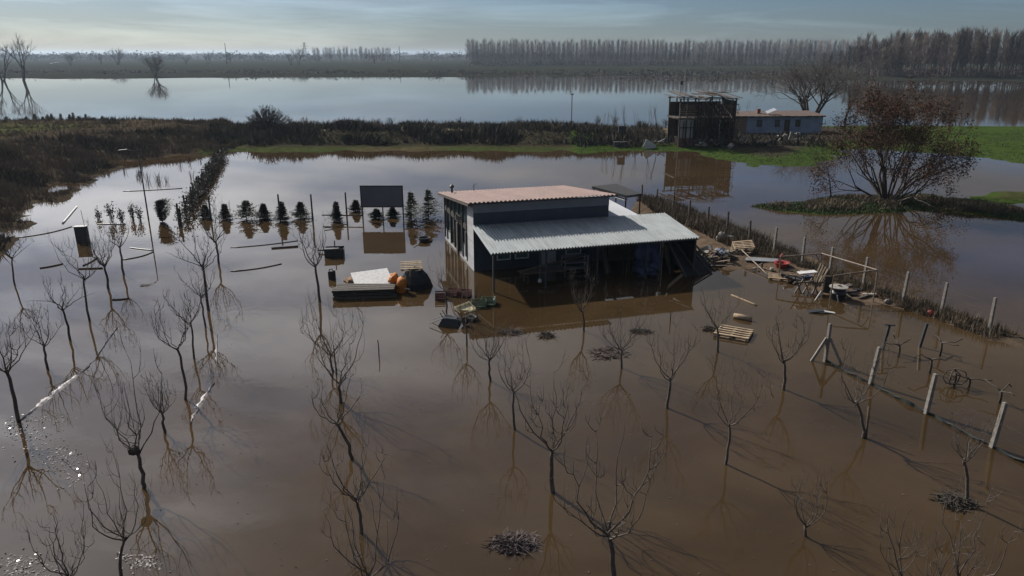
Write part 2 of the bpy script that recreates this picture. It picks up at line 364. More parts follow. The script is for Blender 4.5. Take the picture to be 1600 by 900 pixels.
# ------------------------------------------------------------------ haze
hz = bpy.data.materials.new('haze'); hz.use_nodes = True; n = hz.node_tree.nodes; l = hz.node_tree.links
n.remove(n['Principled BSDF'])
pv = n.new('ShaderNodeVolumePrincipled'); pv.inputs['Color'].default_value = (.62, .77, .95, 1); pv.inputs['Density'].default_value = .00014; pv.inputs['Anisotropy'].default_value = .35
l.new(pv.outputs[0], n['Material Output'].inputs['Volume'])
hb = MB(); hb.box(-9500, 9500, -320, 9500, -1.8, 34)
tag(hb.build('haze', hz), kind='stuff')

# ------------------------------------------------------------------ the flooded farm building
def corrugated(x0, x1, y0, y1, z0, z1, pitch, amp, along='y'):      # ribs run along y, sheet falls from z1 at y1 to z0 at y0
    m = MB(); n = max(1, round((x1-x0)/pitch)); prof = []
    for i in range(n):
        xa = x0 + (x1-x0)*i/n; d = (x1-x0)/n
        prof += [(xa, 0), (xa+d*.30, 0), (xa+d*.45, amp), (xa+d*.85, amp)]
    prof.append((x1, 0)); k = len(prof)
    for (y, z) in ((y0, z0), (y1, z1)):
        for (x, h) in prof: m.v.append(Vector((x, y, z+h)))
    for (y, z) in ((y0, z0), (y1, z1)):
        for (x, h) in prof: m.v.append(Vector((x, y, z+h-.006)))
    for i in range(k-1):
        m.f.append((i, i+1, k+i+1, k+i)); m.f.append((2*k+i+1, 2*k+i, 3*k+i, 3*k+i+1))
        m.f.append((2*k+i, 2*k+i+1, i+1, i)); m.f.append((k+i, k+i+1, 3*k+i+1, 3*k+i))
    return m
def ring(P, Q, n_, t_, d_):          # rectangular frame between corners P (low) and Q (high); n_ = outward axis 0/1, t_ bar width, d_ depth
    m = MB(); a_ = 1-n_
    for dep in (0, d_):
        for ins in (0, t_):
            for (ua, uz) in ((0,0),(1,0),(1,1),(0,1)):
                v = [0,0,0]; v[n_] = P[n_]+dep
                v[a_] = (P[a_]+ins) if ua == 0 else (Q[a_]-ins); v[2] = (P[2]+ins) if uz == 0 else (Q[2]-ins); m.v.append(Vector(v))
    for i in range(4):
        j = (i+1) % 4
        m.f += [(i,j,4+j,4+i),(8+j,8+i,12+i,12+j),(i,8+i,8+j,j),(4+j,12+j,12+i,4+i)]
    return m
BA = R(16.6)
A0 = G(741, 424)
fb = thing('farm_building', 'flooded farm building with navy front, pink roof and long white open canopy', 'building', A0, BA)
W, D = 8.3, 8.25; ZF, ZB = 3.92, 3.03
zr = lambda y: ZF + (ZB-ZF)*y/D
MB().box(0, W, 0, .15, -.7, 3.42).build('front_wall', panel_blue, fb)
MB().box(-.003, W+.003, -.02, .13, 3.422, 3.90).build('fascia_band', panel_grey, fb)
MB().box(W-.15, W, .152, D, -.7, 2.95).build('side_wall', plaster, fb)
MB().box(.152, W-.152, D-.15, D, -.7, 2.95).build('rear_wall', plaster, fb)
MB().box(-.012, .148, .003, 1.55, -.7, 3.72).build('end_wall_panel', plaster, fb)
MB().box(0, .15, 1.552, D-.002, -.7, .18).build('plinth_wall', plaster, fb)
MB().box(-.02, .17, 1.552, D, 2.06, 2.28).build('lintel_beam', wood_dark, fb)
MB().box(.02, .13, 1.56, 3.0, .184, 1.0).build('spandrel_panel', plaster, fb)
MB().box(.02, .13, 6.2, D-.02, .184, .75).build('spandrel_panel', plaster, fb)
for y in (1.6, 2.75, 3.9, 5.05, 6.2, 7.35, 8.1):
    MB().box(-.05, .13, y, y+.10, .184, zr(y)-.08).build('column', steel_dark, fb)
for i, y in enumerate((1.7, 2.85, 4.0, 5.15, 6.3, 7.45)):
    y1 = y+1.05 if i < 5 else y+.64
    wn = ring((0, y+.003, 2.30), (0, y1-.003, zr(y)-.14), 0, .06, .10).build('window', steel_dark, fb)
    MB().box(.04, .055, y+.01, y1-.01, 2.36, zr(y)-.2).build('pane', glass_green if i < 4 else glass, wn)
    MB().box(.01, .09, (y+y1)/2-.025, (y+y1)/2+.025, 2.36, zr(y)-.2).build('mullion', steel_dark, wn)
    zl = 1.003 if i == 0 else (.755 if i > 3 else .19)
    wn = ring((0, y+.003, zl), (0, y1-.003, 2.055), 0, .06, .09).build('window', steel_dark, fb)
    MB().box(.04, .055, y+.01, y1-.01, zl+.06, 1.99).build('pane', glass, wn)
MB().box(-.09, -.03, 1.62, 1.95, .45, 1.95).build('shutter', steel_dark, fb)
MB().box(-.09, -.03, 3.95, 4.35, .0, 2.0).build('shutter', wood_dark, fb)
for k in range(7):
    y = 2.9 + k*.19; MB().bar((-.13, y, 2.22), (-.13, y, 2.62), .03).build('baluster', steel_dark, fb)
MB().bar((-.13, 2.85, 2.63), (-.13, 4.1, 2.63), .05).build('handrail', steel_dark, fb)
# main roof, falling to the rear, in single sheets
NS = 9
for i in range(NS):
    x0 = -.38 + i*(W+.76)/NS; x1 = x0 + (W+.76)/NS - .004
    corrugated(x0, x1, -.34, D+.35, ZF+.14, ZB+.12-.035, .23, .055).build('roof_sheet', roof_pink, fb)
MB().bar((-.34, -.30, ZF+.03), (-.34, D+.30, ZB+.0), .06, .14).build('verge_board', wood_dark, fb)
MB().bar((-.38, -.33, ZF+.085), (W+.38, -.33, ZF+.085), .03, .09).build('eaves_trim', steel_dark, fb)
for k in range(10):
    y = .1 + k*.88; MB().bar((-.30, y, zr(y)-.02), (.6, y, zr(y)-.02), .07, .13).build('rafter_end', wood_dark, fb)
MB().lathe([(.07, 0), (.07, .42), (.15, .44), (.15, .54), (.09, .60), (.02, .66)], 10, (.35, D-.9, ZB+.16)).build('roof_vent', steel_dark, fb)
MB().tube([(1.9, D-.5, ZB+.1), (1.95, D-.5, ZB+.75)], .018).tube([(1.8, D-.5, ZB+.5), (2.2, D-.5, ZB+.72)], .014).build('roof_antenna', steel_dark, fb)
# open canopy in front
CX0, CX1, CYF, CZF, CZB = -.12, 12.05, -4.25, 2.13, 2.68
cz = lambda y: CZB + (CZB-CZF)*y/4.25
NC = 12
for i in range(NC):
    x0 = CX0 + i*(CX1-CX0)/NC; x1 = x0 + (CX1-CX0)/NC - .003
    corrugated(x0, x1, CYF, -.03, CZF, CZB, .18, .065).build('canopy_sheet', roof_white, fb)
for y in (CYF+.12, -2.2, -.3):
    MB().bar((CX0+.05, y, cz(y)-.07), (CX1-.05, y, cz(y)-.07), .06, .11).build('purlin', steel_dark, fb)
for x in (.05, 2.95, 5.9, 8.85, 11.85):
    MB().bar((x, CYF+.06, cz(CYF)-.18), (x, -.05, cz(0)-.18), .06, .10).build('canopy_rafter', steel_dark, fb)
    MB().box(x-.045, x+.045, CYF+.08, CYF+.17, -.7, cz(CYF)-.14).build('canopy_post', steel_dark, fb)
for x in (8.85, 11.85): MB().box(x-.045, x+.045, -.3, -.21, -.7, cz(-.3)-.14).build('canopy_post', steel_dark, fb)
MB().box(W+.02, 11.8, -.2, -.13, -.6, 2.3).build('added_dark_backing', wood_dark, fb)  # dark backing added to shut off the bright sky gap behind the bay
MB().box(11.93, 11.97, -4.0, -.25, .0, 2.1).build('bay_screen', dark_net, fb)
# windows and a door under the canopy
for x0, x1 in ((1.35, 2.2), (2.45, 3.3), (5.6, 6.6)):
    wn = ring((x0, -.05, .55), (x1, -.05, 1.52), 1, .065, .048).build('window', white_pl, fb)
    MB().box(x0+.06, x1-.06, -.03, -.004, .621, 1.449).build('pane', glass_green, wn)
dr_ = MB().box(4.1, 5.0, -.04, -.002, -.7, 1.75).build('door', plaster, fb)
MB().tube([(4.2, -.08, .75), (4.2, -.08, .95)], .015).build('handle', steel_dark, dr_)
# side lean-to roof, right of the main block
for i in range(3):
    x0 = W+.02 + i*.78; corrugated(x0, x0+.776, .02, 6.6, 2.50, 2.72, .13, .02).build('lean_to_sheet', roof_grey, fb)
MB().box(W+.01, 10.55, 6.3, 6.4, -.7, 2.6).build('lean_to_wall', wood_dark, fb)
for y in (.4, 3.3, 6.2): MB().box(10.45, 10.54, y-.045, y+.045, -.7, 2.46).build('lean_to_post', wood_dark, fb)
MB().bar((10.63, .05, 2.47), (10.63, 6.55, 2.69), .05, .10).build('edge_trim', steel_dark, fb)
MB().box(10.43, 10.447, .5, 6.1, .3, 2.3).build('lean_to_screen', dark_net, fb)
def fl(x, y, z=0.0): return A0 + Vector((x*math.cos(BA)-y*math.sin(BA), x*math.sin(BA)+y*math.cos(BA), z))

# shade roof behind
q1, q2, q3, q4 = G(925, 291, 2.95), G(963, 287, 2.95), G(1003, 302.5, 2.75), G(979, 305.5, 2.75)
cen = (q1+q2+q3+q4)/4; cen.z = 0
sh = thing('shade_shelter', 'open shelter with flat black roof behind the farm building', 'shelter', cen)
lo = [q-cen for q in (q1, q2, q3, q4)]
m = MB(); dz = Vector((0, 0, .05)); m.v += lo + [q-dz for q in lo]; m.f += [(0,3,2,1),(4,5,6,7),(0,1,5,4),(1,2,6,5),(2,3,7,6),(3,0,4,7)]
m.build('roof_panel', dark_net, sh)
for q in lo:
    i = q*.93; MB().bar((i.x, i.y, -.6), (i.x, i.y, q.z-.03), .09).build('post', wood_dark, sh)
for a_, b_ in ((0, 3), (1, 2), (3, 2)):
    MB().bar(lo[a_]-Vector((0,0,.11)), lo[b_]-Vector((0,0,.11)), .06, .09).build('beam', wood_dark, sh)
MB().bar(lo[0]*.7+Vector((0,0,.6)), lo[3]*.95+Vector((0,0,-.2)), .4, .03).build('roof_board', plaster, sh)

# ------------------------------------------------------------------ clutter under and beside the canopy
tb = thing('workbench', 'dark workbench with boards laid across it under the canopy', 'bench', fl(3.4, -2.3), BA)
MB().box(-1.3, 1.3, -.4, .4, .38, .44).build('bench_top', wood, tb)
for sx in (-1.2, 1.2):
    for sy in (-.32, .32): MB().box(sx-.04, sx+.04, sy-.04, sy+.04, -.6, .379).build('leg', wood_dark, tb)
o = MB().bar((-1.5, -.1, .50), (2.6, .3, 1.02), .16, .05).build('long_board', wood, tb)
MB().box(.2, 1.0, -.2, .25, .441, .75).build('machine_box', steel_dark, tb)
rk = thing('metal_rack', 'grey metal rack standing in the water by the canopy windows', 'rack', fl(5.6, -1.6), BA)
for sx in (-.7, .7):
    for sy in (-.25, .25): MB().bar((sx, sy, -.6), (sx, sy, .95), .04).build('upright', metal_pale, rk)
for z in (.2, .55, .9): MB().box(-.72, .72, -.27, .27, z, z+.025).build('shelf', metal_pale, rk)
for k, (x, y, a1, h_) in enumerate(((7.4,-2.6,.5,1.5),(7.0,-1.2,-.3,1.8),(10.6,-2.2,.6,1.9),(10.9,-3.4,.9,1.7),(8.2,-3.2,-.5,1.2))):
    t_ = thing('leaning_boards', ('bundle of dark boards leaning under the canopy near the tarpaulin', 'bundle of dark boards leaning on the navy wall', 'boards leaning in the end bay of the canopy', 'boards leaning by the outer canopy post', 'short boards leaning left of the tarpaulin')[k], 'boards', fl(x, y), BA+a1)
    for j in range(4): MB().bar((j*.17-.3, 0, -.4), (j*.19-.3+rng.uniform(-.1,.1), .35+.1*j, h_-.12*j), .13, .03, up=(1,0,0)).build('board', wood if j == 1 else wood_dark, t_)
lm = thing('hanging_lantern', 'small white lamp hanging on a cord from the canopy edge', 'lamp', fl(2.75, -3.7), BA)
MB().tube([(0,0,.42), (0,0,2.0)], .008).build('cord', white_pl, lm); MB().lathe([(.03,.42),(.10,.34),(.11,.24),(.05,.18)], 10).build('shade', white_pl, lm)
def sheet(w_, h_, nx_, nz_, amp, seed, lean=0.0, taper=0.0):        # hanging cloth in the local xz plane, with thickness
    m = MB()
    for s_ in (0, .03):
        for j in range(nz_+1):
            for i in range(nx_+1):
                u, v = i/nx_, j/nz_
                x = (u-.5)*w_*(1-taper*(v)); z = v*h_
                y = lean*v + s_ + amp*(noise.noise(Vector((u*4+seed, v*3, seed)))+.55*noise.noise(Vector((u*11+seed, v*9, seed))))
                m.v.append(Vector((x, y, z)))
    k = nx_+1; K = k*(nz_+1)
    for j in range(nz_):
        for i in range(nx_):
            a_ = j*k+i; m.f.append((a_, a_+1, a_+k+1, a_+k)); m.f.append((K+a_, K+a_+k, K+a_+k+1, K+a_+1))
    return m
o = sheet(1.5, 2.3, 26, 26, .5, 2.2).build('tarpaulin', blue_tarp, smooth=True); o.location = fl(9.55, -3.0, -.3); o.rotation_euler = (0, 0, BA)
tag(o, 'crumpled blue tarpaulin hanging under the right end of the canopy', 'tarpaulin')
o = sheet(1.2, 1.0, 20, 16, .5, 7.7).build('tarpaulin', blue_tarp, smooth=True); o.location = fl(9.2, -3.75, -.2); o.rotation_euler = (0, 0, BA+.2)
tag(o, 'low bundle of blue tarpaulin lying in the water by the canopy post', 'tarpaulin')
lt = thing('net_lean_to', 'black net stretched over leaning poles beside the canopy end', 'lean-to', fl(12.15, -3.6), BA)
m = MB()
tp = [(-1.6, .6, 2.0), (-.6, 1.4, 2.05), (.3, 2.1, 1.9)]; bt = [(-.9, -1.0, -.2), (.9, -1.0, -.2), (2.0, .5, -.2)]
for u in range(9):
    f = u/8
    def li(P): 
        g = f*(len(P)-1); i = min(int(g), len(P)-2); return Vector(P[i]).lerp(Vector(P[i+1]), g-i)
    for v in range(7):
        p_ = li(tp).lerp(li(bt), v/6); p_.z += -.22*math.sin(math.pi*v/6) + rng.uniform(-.05, .05); m.v.append(p_)
for u in range(8):
    for v in range(6):
        a_ = u*7+v; m.f.append((a_, a_+1, a_+8, a_+7))
m.build('net', dark_net, lt, True)
for f in (0, .25, .5, .75, 1):
    g = f*2; i = min(int(g), 1); a_ = Vector(tp[i]).lerp(Vector(tp[i+1]), g-i); b_ = Vector(bt[i]).lerp(Vector(bt[i+1]), g-i)
    MB().tube([a_+Vector((0,-.12,.0)), b_+Vector((.05,-.1,-.1))], .05, 6).build('pole', wood_dark, lt)
def lay(name, label, cat, px0, px1, rad, m_, sag=0.0, n=7, group=None, z=.02, z1=None):   # floating or leaning pole from one spot to another
    a_, b_ = G(*px0, z), G(*px1, z if z1 is None else z1); b0 = a_.copy(); pts = []
    for i in range(n):
        p_ = a_.lerp(b_, i/(n-1)); s_ = (b_-a_).cross(Vector((0,0,1))).normalized(); p_ += s_*sag*math.sin(math.pi*i/(n-1)) - b0; pts.append(p_)
    o = MB().tube(pts, rad, 7).build(name, m_, smooth=True); o.location = b0; return tag(o, label, cat, group)
lay('floating_pole', 'pale pole half sunk in the water off the black net lean-to', 'pole', (1143, 461), (1182, 477), .045, wood_pale)
lay('leaning_pole', 'long pinkish pole lying from the pallet stack to the flat pallet', 'pole', (1146, 378), (1203, 433), .04, steel_pipe, z=.75, z1=.06)

# ------------------------------------------------------------------ pallets, crates and other floating things
def pallet_meshes(m_):
    a_ = MB().quadbox((0,0,0), (.6,0,0), (0,.05,0), (0,0,.011)).mesh('slat', m_)
    b_ = MB().quadbox((0,0,0), (.05,0,0), (0,.5,0), (0,0,.045)).mesh('bearer', m_)
    return a_, b_
PM = {k: pallet_meshes(k) for k in (wood_pale, wood, wood_dark)}
def pallet(label, loc, rz, m_=wood_pale, group=None, tilt=(0,0), sc_=1.0):
    t_ = thing('pallet', label, 'pallet', loc, rz, group); t_.rotation_euler = (tilt[0], tilt[1], rz); t_.scale = (sc_,)*3
    s_, b_ = PM[m_]
    for x in (-.55, 0, .55): put('bearer', b_, t_, (x, 0, .07))
    for y in (-.45, -.225, 0, .225, .45): put('slat', s_, t_, (0, y, .127))
    for y in (-.45, 0, .45): put('slat', s_, t_, (0, y, .013))
    return t_
pallet('pale slatted pallet floating flat in open brown water', G(1146, 523), R(-28), sc_=1.25)
pallet('worn pallet lying flat near the red plastic tub', G(1219, 435), R(-18), sc_=1.05)
base = G(1155, 403)
for k in range(5):
    pallet('weathered pallet in the leaning stack by the rubble heap', base+Vector((.10*k-.1, .08*k, .02+.16*k)), R(-30+6*k), wood if k % 2 else wood_pale, 'pallets stacked beside the rubble heap', (R(4+2*k), R(-6)), 1.0)
hp = G(645, 447)
pallet('pale pallet lying on top of the black covered heap', hp+Vector((-.05, .2, 1.02)), R(8), wood_pale, tilt=(R(10), 0), sc_=.95)
m = MB(); m.blob((.18, 0, .1), .88, .8, .98, 11, 7, .13); o = m.build('covered_heap', dark_net, smooth=False); o.location = hp
tag(o, 'black sheeted heap beside the orange sacks', 'heap')
for i, (px, py, s_) in enumerate(((606, 441, .34), (613, 447, .38), (622, 451, .38), (630, 453, .34), (618, 449, .36), (627, 452, .36), (611, 445, .34))):
    m = MB(); m.blob((0, 0, .16), s_, s_*.75, s_*.8, 14, 10, .17); o = m.build('sack', orange_sack, smooth=True); o.location = G(px, py+3) + Vector((0, 0, (.1, .05, .0, .0, .42, .45, .5)[i])); o.rotation_euler = (0, .3*i, i)
    tag(o, 'bulging orange net sack in the pile between white sheet and black heap', 'sack', 'orange sacks')
m = MB(); m.blob((0, 0, .05), 1.05, .6, .32, 11, 6, .16); o = m.build('straw_heap', straw); o.location = G(566, 440); tag(o, 'low brown straw heap behind the white sheet', 'heap')
bs = thing('board_stack', 'stack of dark boards standing in the water under a white sheet', 'boards', G(577, 461), R(6))
for j in range(3):
    for i in range(4):
        x = -1.75 + rng.uniform(-.1, .15); x1 = 1.35 + rng.uniform(-.1, .1)
        MB().box(x, x1, -.55+i*.32, -.55+i*.32+.27, .0+j*.17, .12+j*.17).build('board', wood_dark, bs)
o = MB().quadbox((0,0,0), (.98,0,.0), (-.08,.78,.02), (0,0,.015)).build('white_sheet', white_pl); o.location = G(580, 452)+Vector((.05, .1, .60)); o.rotation_euler = (R(14), R(-4), R(14))
tag(o, 'flat white sheet lying tilted on the dark board stack', 'sheet')
lay('hose', 'thin pale hose looping over the black covered heap', 'hose', (610, 437), (640, 452), .03, white_pl, .25, z=.25)

def crate(name, label, loc, rz, sx, sy, sz, m_, group=None, tilt=(0, 0)):
    t_ = thing(name, label, 'crate', loc, rz, group); t_.rotation_euler = (tilt[0], tilt[1], rz)
    MB().box(-sx, sx, -sy, sy, 0, .02).build('floor', m_, t_)
    for k in range(4):
        z0 = .021 + k*sz/4; z1 = z0 + sz/4*.68
        for y in (-sy, sy-.02): MB().box(-sx, sx, y, y+.02, z0, z1).build('slat', m_, t_)
        for x in (-sx, sx-.02): MB().box(x, x+.02, -sy+.022, sy-.022, z0, z1).build('slat', m_, t_)
    for x in (-sx+.025, sx-.05):
        for y in (-sy+.025, sy-.05): MB().box(x, x+.025, y, y+.025, .02, sz+.02).build('corner_post', m_, t_)
    return t_
crate('crate', 'dark red crate standing alone beside the fruit tree trunk', G(688, 467), R(5), .27, .22, .38, crate_red)
crate('crate', 'dark red slatted crate behind the cream crate, paired with another', G(709, 461), R(-12), .36, .24, .3, crate_red, 'paired dark red crates')
crate('crate', 'dark red slatted crate behind the cream crate, paired with another', G(725, 462), R(-12), .36, .24, .3, crate_red, 'paired dark red crates')
crate('crate', 'cream lattice crate tipped towards the wheelbarrow', G(727, 484), R(30), .42, .36, .12, crate_cream, tilt=(R(14), R(-10)))
crate('crate', 'green crate half sunk, touching its green neighbour by the cream crate', G(748, 478), R(4), .38, .3, .3, crate_green, 'green crates')
crate('crate', 'green crate half sunk, touching its green neighbour by the cream crate', G(763, 475), R(-6), .36, .3, .3, crate_green, 'green crates')
MBx = MB().lathe([(.06, -.05), (.07, .0), (.07, .22), (.03, .3), (.03, .36)], 10).build('bottle', white_pl); MBx.location = G(773, 474); tag(MBx, 'small white bottle bobbing beside the green crates', 'bottle')
wb_ = thing('wheelbarrow', 'overturned black wheelbarrow with pale handles in the water', 'wheelbarrow', G(703, 507), R(-8))
m = MB(); m.v += [Vector(v) for v in ((-.5,-.35,0),(.5,-.3,0),(.5,.3,0),(-.5,.35,0),(-.3,-.2,.36),(.35,-.18,.34),(.35,.18,.34),(-.3,.2,.36))]; m.f += [(0,1,5,4),(1,2,6,5),(2,3,7,6),(3,0,4,7),(4,5,6,7)]
m.build('tray', black_pl, wb_)
for y in (-.22, .22): MB().tube([(-.9, y*1.4, .10), (-.2, y, .40), (.6, y*.5, .28)], .022, 6).build('handle', metal_pale, wb_)
MB().lathe([(.05,-.05),(.17,-.05),(.2,-.02),(.2,.02),(.17,.05),(.05,.05)], 14).build('wheel', black_pl, wb_).location = (.72, 0, .24)
wb_.children[-1].rotation_euler = (math.pi/2, 0, 0)
for y in (-.2, .2): MB().bar((-.25, y, .37), (-.4, y, .62), .03).build('leg', steel_dark, wb_)
def tyre(label, loc, group=None):
    o = MB().lathe([(.16,.0),(.28,.0),(.31,.05),(.31,.13),(.28,.18),(.16,.18),(.14,.09),(.16,.0)], 18).build('tyre', black_pl, smooth=True); o.location = loc; return tag(o, label, 'tyre', group)
tyre('black tyre floating beside the overturned wheelbarrow', G(737, 500))

bo = thing('floating_tank', 'open black water tank adrift beyond the white sheet', 'tank', G(523, 399), R(8))
m = MB(); m.box(-.58, .58, -.4, -.37, -.2, .5).box(-.58, .58, .37, .4, -.2, .5).box(-.58, -.55, -.369, .369, -.2, .5).box(.55, .58, -.369, .369, -.2, .42).box(-.549, .549, -.369, .369, -.2, .12)
m.build('tank_shell', black_pl, bo); MB().bar((.05, .0, .1), (.05, 0, .95), .06).build('stake', wood_dark, bo); MB().box(-.62, .3, -.45, -.1, .5, .53).build('lid', steel_dark, bo)
bx = thing('jerrycan', 'small black jerrycan upright in the water before the tank', 'can', G(519, 435), R(10))
MB().box(-.2, .2, -.13, .13, -.1, .44).build('body', black_pl, bx); MB().tube([(-.13, 0, .43), (-.1, 0, .54), (.05, 0, .54), (.08, 0, .43)], .03, 6).build('handle', black_pl, bx); MB().lathe([(.045,.43),(.045,.5)], 8, (.13, 0, 0)).build('cap', white_pl, bx)
lay('plank', 'dark plank floating left of the black tank', 'plank', (424, 388), (466, 385), .08, wood_dark)
lay('plank', 'thin dark rail lying against the black tank', 'plank', (497, 391), (513, 391), .05, wood_dark, z=.15)
bx = thing('floating_tub', 'black tub adrift between the screen and the building', 'tub', G(663, 377), R(25))
MB().lathe([(.28,-.1),(.42,.25),(.44,.27),(.38,.27),(.30,.12)], 10).build('body', black_pl, bx); MB().tube([(-.35, .1, .2), (-.7, .2, .42)], .03, 6).build('handle', black_pl, bx)
m = MB(); m.tube([(-.42, 0, .09), (-.1, .02, .10), (.42, 0, .08)], [.13, .14, .12], 9); o = m.build('log', wood_pale, smooth=True); o.location = G(1160, 499); o.rotation_euler = (0, 0, R(-35)); tag(o, 'short yellowish log floating near the flat pallet', 'log')
db = thing('drifting_panel', 'bent black panel with white edge drifting near the frame', 'panel', G(1279, 488), R(-6))
MB().quadbox((-.15, 0, .07), (.35,0,.05), (0,.18,0), (0,0,.02)).build('panel', black_pl, db); MB().quadbox((.45, -.05, .05), (.3,0,-.04), (0,.10,0), (0,0,.02)).build('edge_strip', white_pl, db)
rt = thing('red_tub', 'red plastic tub on the mud beside the fence', 'tub', GL(1221, 417), R(20))
MB().lathe([(.30, -.05), (.4, .22), (.45, .24), (.45, .28), (.32, .26), (.26, .12)], 12).build('tub', red_pl, rt)
MB().tube([(-.1, .1, .3), (-.1, .1, .62), (.05, .1, .74), (.15, .1, .62)], .05, 6).build('handle', red_pl, rt)
m = MB(); m.blob((0, 0, .12), .16, .16, .16, 12, 8, .0); o = m.build('ball', red_pl, smooth=True); o.location = GL(1453, 493); tag(o, 'small red ball at the foot of the fence', 'ball')
# rubble heap
rb = thing('rubble_heap', 'heap of pale rubble and rags beyond the black net', 'heap', GL(1112, 402), 0)
for k in range(60):
    a_, r_ = rng.uniform(0, 6.3), 1.5*math.sqrt(rng.random()); x, y = r_*math.cos(a_)*1.1, r_*math.sin(a_)*.9; z = .75*(1-r_/1.6)*rng.uniform(.6, 1)
    ax = Vector((rng.uniform(-1,1), rng.uniform(-1,1), rng.uniform(-.5,.5))).normalized(); ay = ax.orthogonal().normalized(); az = ax.cross(ay); s_ = rng.uniform(.07, .2)
    MB().quadbox((x, y, z), ax*s_, ay*s_*.7, az*s_*.45).build('rubble_stone', rng.choice([rubble, rubble, wood_dark, brick_red, pale_blue]), rb)
ob = thing('bagged_waste', 'pale bag and bucket of waste on the mud behind the rubble', 'bag', GL(1127, 377)); m = MB(); m.blob((0,0,.25), .35, .3, .38, 9, 6, .18); m.build('bag', rubble, ob); MB().lathe([(.17,0),(.22,.38),(.24,.38)], 10, (.55, -.1, 0)).build('bucket', metal_pale, ob)
o = MB().quadbox((0,0,.05), (.9,-.2,0), (.15,.35,0), (0,0,.02)).build('sheet_metal', metal_pale); o.location = GL(1190, 407); tag(o, 'pale metal sheet lying flat between pallets and red tub', 'sheet')

# metal pipe frame standing by the fence
pf = thing('garden_gazebo', 'rectangular rusty pipe frame on thin legs before the fence', 'frame', G(1300, 452), 0)
ct = [G(1220, 401, 1.25), G(1284, 396, 1.55), G(1371, 422, 1.6), G(1303, 431, 1.35)]; o_ = pf.location.copy()
for a_, b_ in ((0,1),(1,2),(2,3)): MB().tube([ct[a_]-o_, ct[b_]-o_], .04, 7).build('top_rail', steel_pipe, pf)
for c_, f_ in ((ct[1], (0,0)), (ct[2], (-.25,-.5)), (ct[3], (0,.05)), (ct[0], (.05, .05))):
    MB().tube([c_-o_, Vector((c_.x+f_[0]*.4, c_.y+f_[1]*.5, .8))-o_, Vector((c_.x+f_[0], c_.y+f_[1], -.4))-o_], .035, 7).build('leg', steel_pipe, pf)
MB().tube([ct[2]-o_-Vector((.45,0,.0)), ct[2]-o_-Vector((0.05,.1,.75))], .025, 6).build('brace', steel_pipe, pf)
MB().tube([ct[1]-o_-Vector((.35,0,-.0)), ct[1]-o_-Vector((0.,0,.6))], .025, 6).build('brace', steel_pipe, pf)
tr = thing('trestle', 'wooden sawhorse trestle with crossed legs under the pipe frame', 'trestle', G(1262, 455), R(-10))
for x in (-.55, -.15, .3):
    for sg in (-1, 1): MB().bar((x+.28*sg, -.35, -.3), (x-.28*sg, -.30, .95), .09, .06).build('leg', wood, tr)
MB().bar((-.8, -.32, .55), (.75, -.25, .6), .10, .06).build('rail', wood, tr)
MB().bar((-.75, .1, .35), (.7, .5, .5), .10, .06).build('rail', wood_dark, tr)
for k in range(4): MB().bar((.25+k*.12, .25, .2), (.6+k*.13, .5, 1.45-k*.1), .10, .04).build('leaning_board', wood, tr)
MB().bar((.95, -.05, -.3), (.98, .1, .85), .4, .2).build('post', wood_dark, tr)
MB().quadbox((-.1, .2, .99), (.45,.1,.04), (-.05,.2,0), (0,0,.02)).build('white_board', white_pl, tr)
dm_ = thing('barrel', 'dark barrel with pale lid standing beside the trestle', 'barrel', G(1308, 467), 0)
MB().lathe([(.36,-.3),(.38,-.0),(.36,.28),(.40,.3),(.40,.36),(.36,.38),(.36,.62)], 16).build('body', black_pl, dm_, True)
MB().lathe([(.46,.63),(.46,.67),(.1,.71),(.1,.77),(.02,.79)], 16).build('lid', rubble, dm_)
MB().bar((-.2, -.38, .3), (-.12, -.42, -.05), .05).build('handle', white_pl, dm_)
lay('pipe', 'pale bent pipe sticking from the water by the barrel', 'pipe', (1273, 470), (1283, 455), .03, white_pl, z=0, z1=.35)

# ------------------------------------------------------------------ fences and posts
def post_mesh(name, h, w_, m_, taper=.85, below=.5):
    m = MB(); m.v += [Vector((x*w_/2, y*w_/2, -below)) for x, y in ((-1,-1),(1,-1),(1,1),(-1,1))] + [Vector((x*w_/2*taper, y*w_/2*taper, h-.03)) for x, y in ((-1,-1),(1,-1),(1,1),(-1,1))] + [Vector((0,0,h))]
    m.f += [(3,2,1,0)] + [(i,(i+1)%4,4+(i+1)%4,4+i) for i in range(4)] + [(4+i,4+(i+1)%4,8) for i in range(4)]
    return m.mesh(name, m_)
BANK = [((1003,305),288),((1026,315),295),((1051,331),303),((1076,342),312),((1105,352),322),((1135,366),330),((1170,383),344),((1209,394),355),((1253,413),370),((1296,426),386),((1348,447),401),((1411,470),424),((1470,491),441),((1545,519),465),((1640,556),497)]
bankp = []
for i, ((x, y), yt) in enumerate(BANK):
    p_ = GL(x, y); bankp.append(p_); h = ZT(p_, yt) - p_.z
    far_ = i < 7
    o = put('fence_post', post_mesh('fence_post', h, .13, concrete if not far_ else wood_dark), None, p_, (R(rng.uniform(-2,2)), R(rng.uniform(-2,2)), R(20)))
    tag(o, 'dark fence post on the weedy bank behind the farm building' if far_ else 'pale concrete fence post on the weedy bank beside the mud', 'post', 'dark bank fence posts' if far_ else 'concrete bank fence posts')
wf = thing('wire_fence', 'thin wire mesh strung along the posts of the weedy bank', 'fence', bankp[0]); o_ = bankp[0]
for z in (.25, .6, .95, 1.3):
    MB().tube([p_ - o_ + Vector((0, -.07, z)) for p_ in bankp], .006, 3).build('wire', steel_dark, wf)
NETP = [((1289,565),505),((1360,600),541),((1447,646),584),((1550,699),628),((1690,770),690)]
netp = []
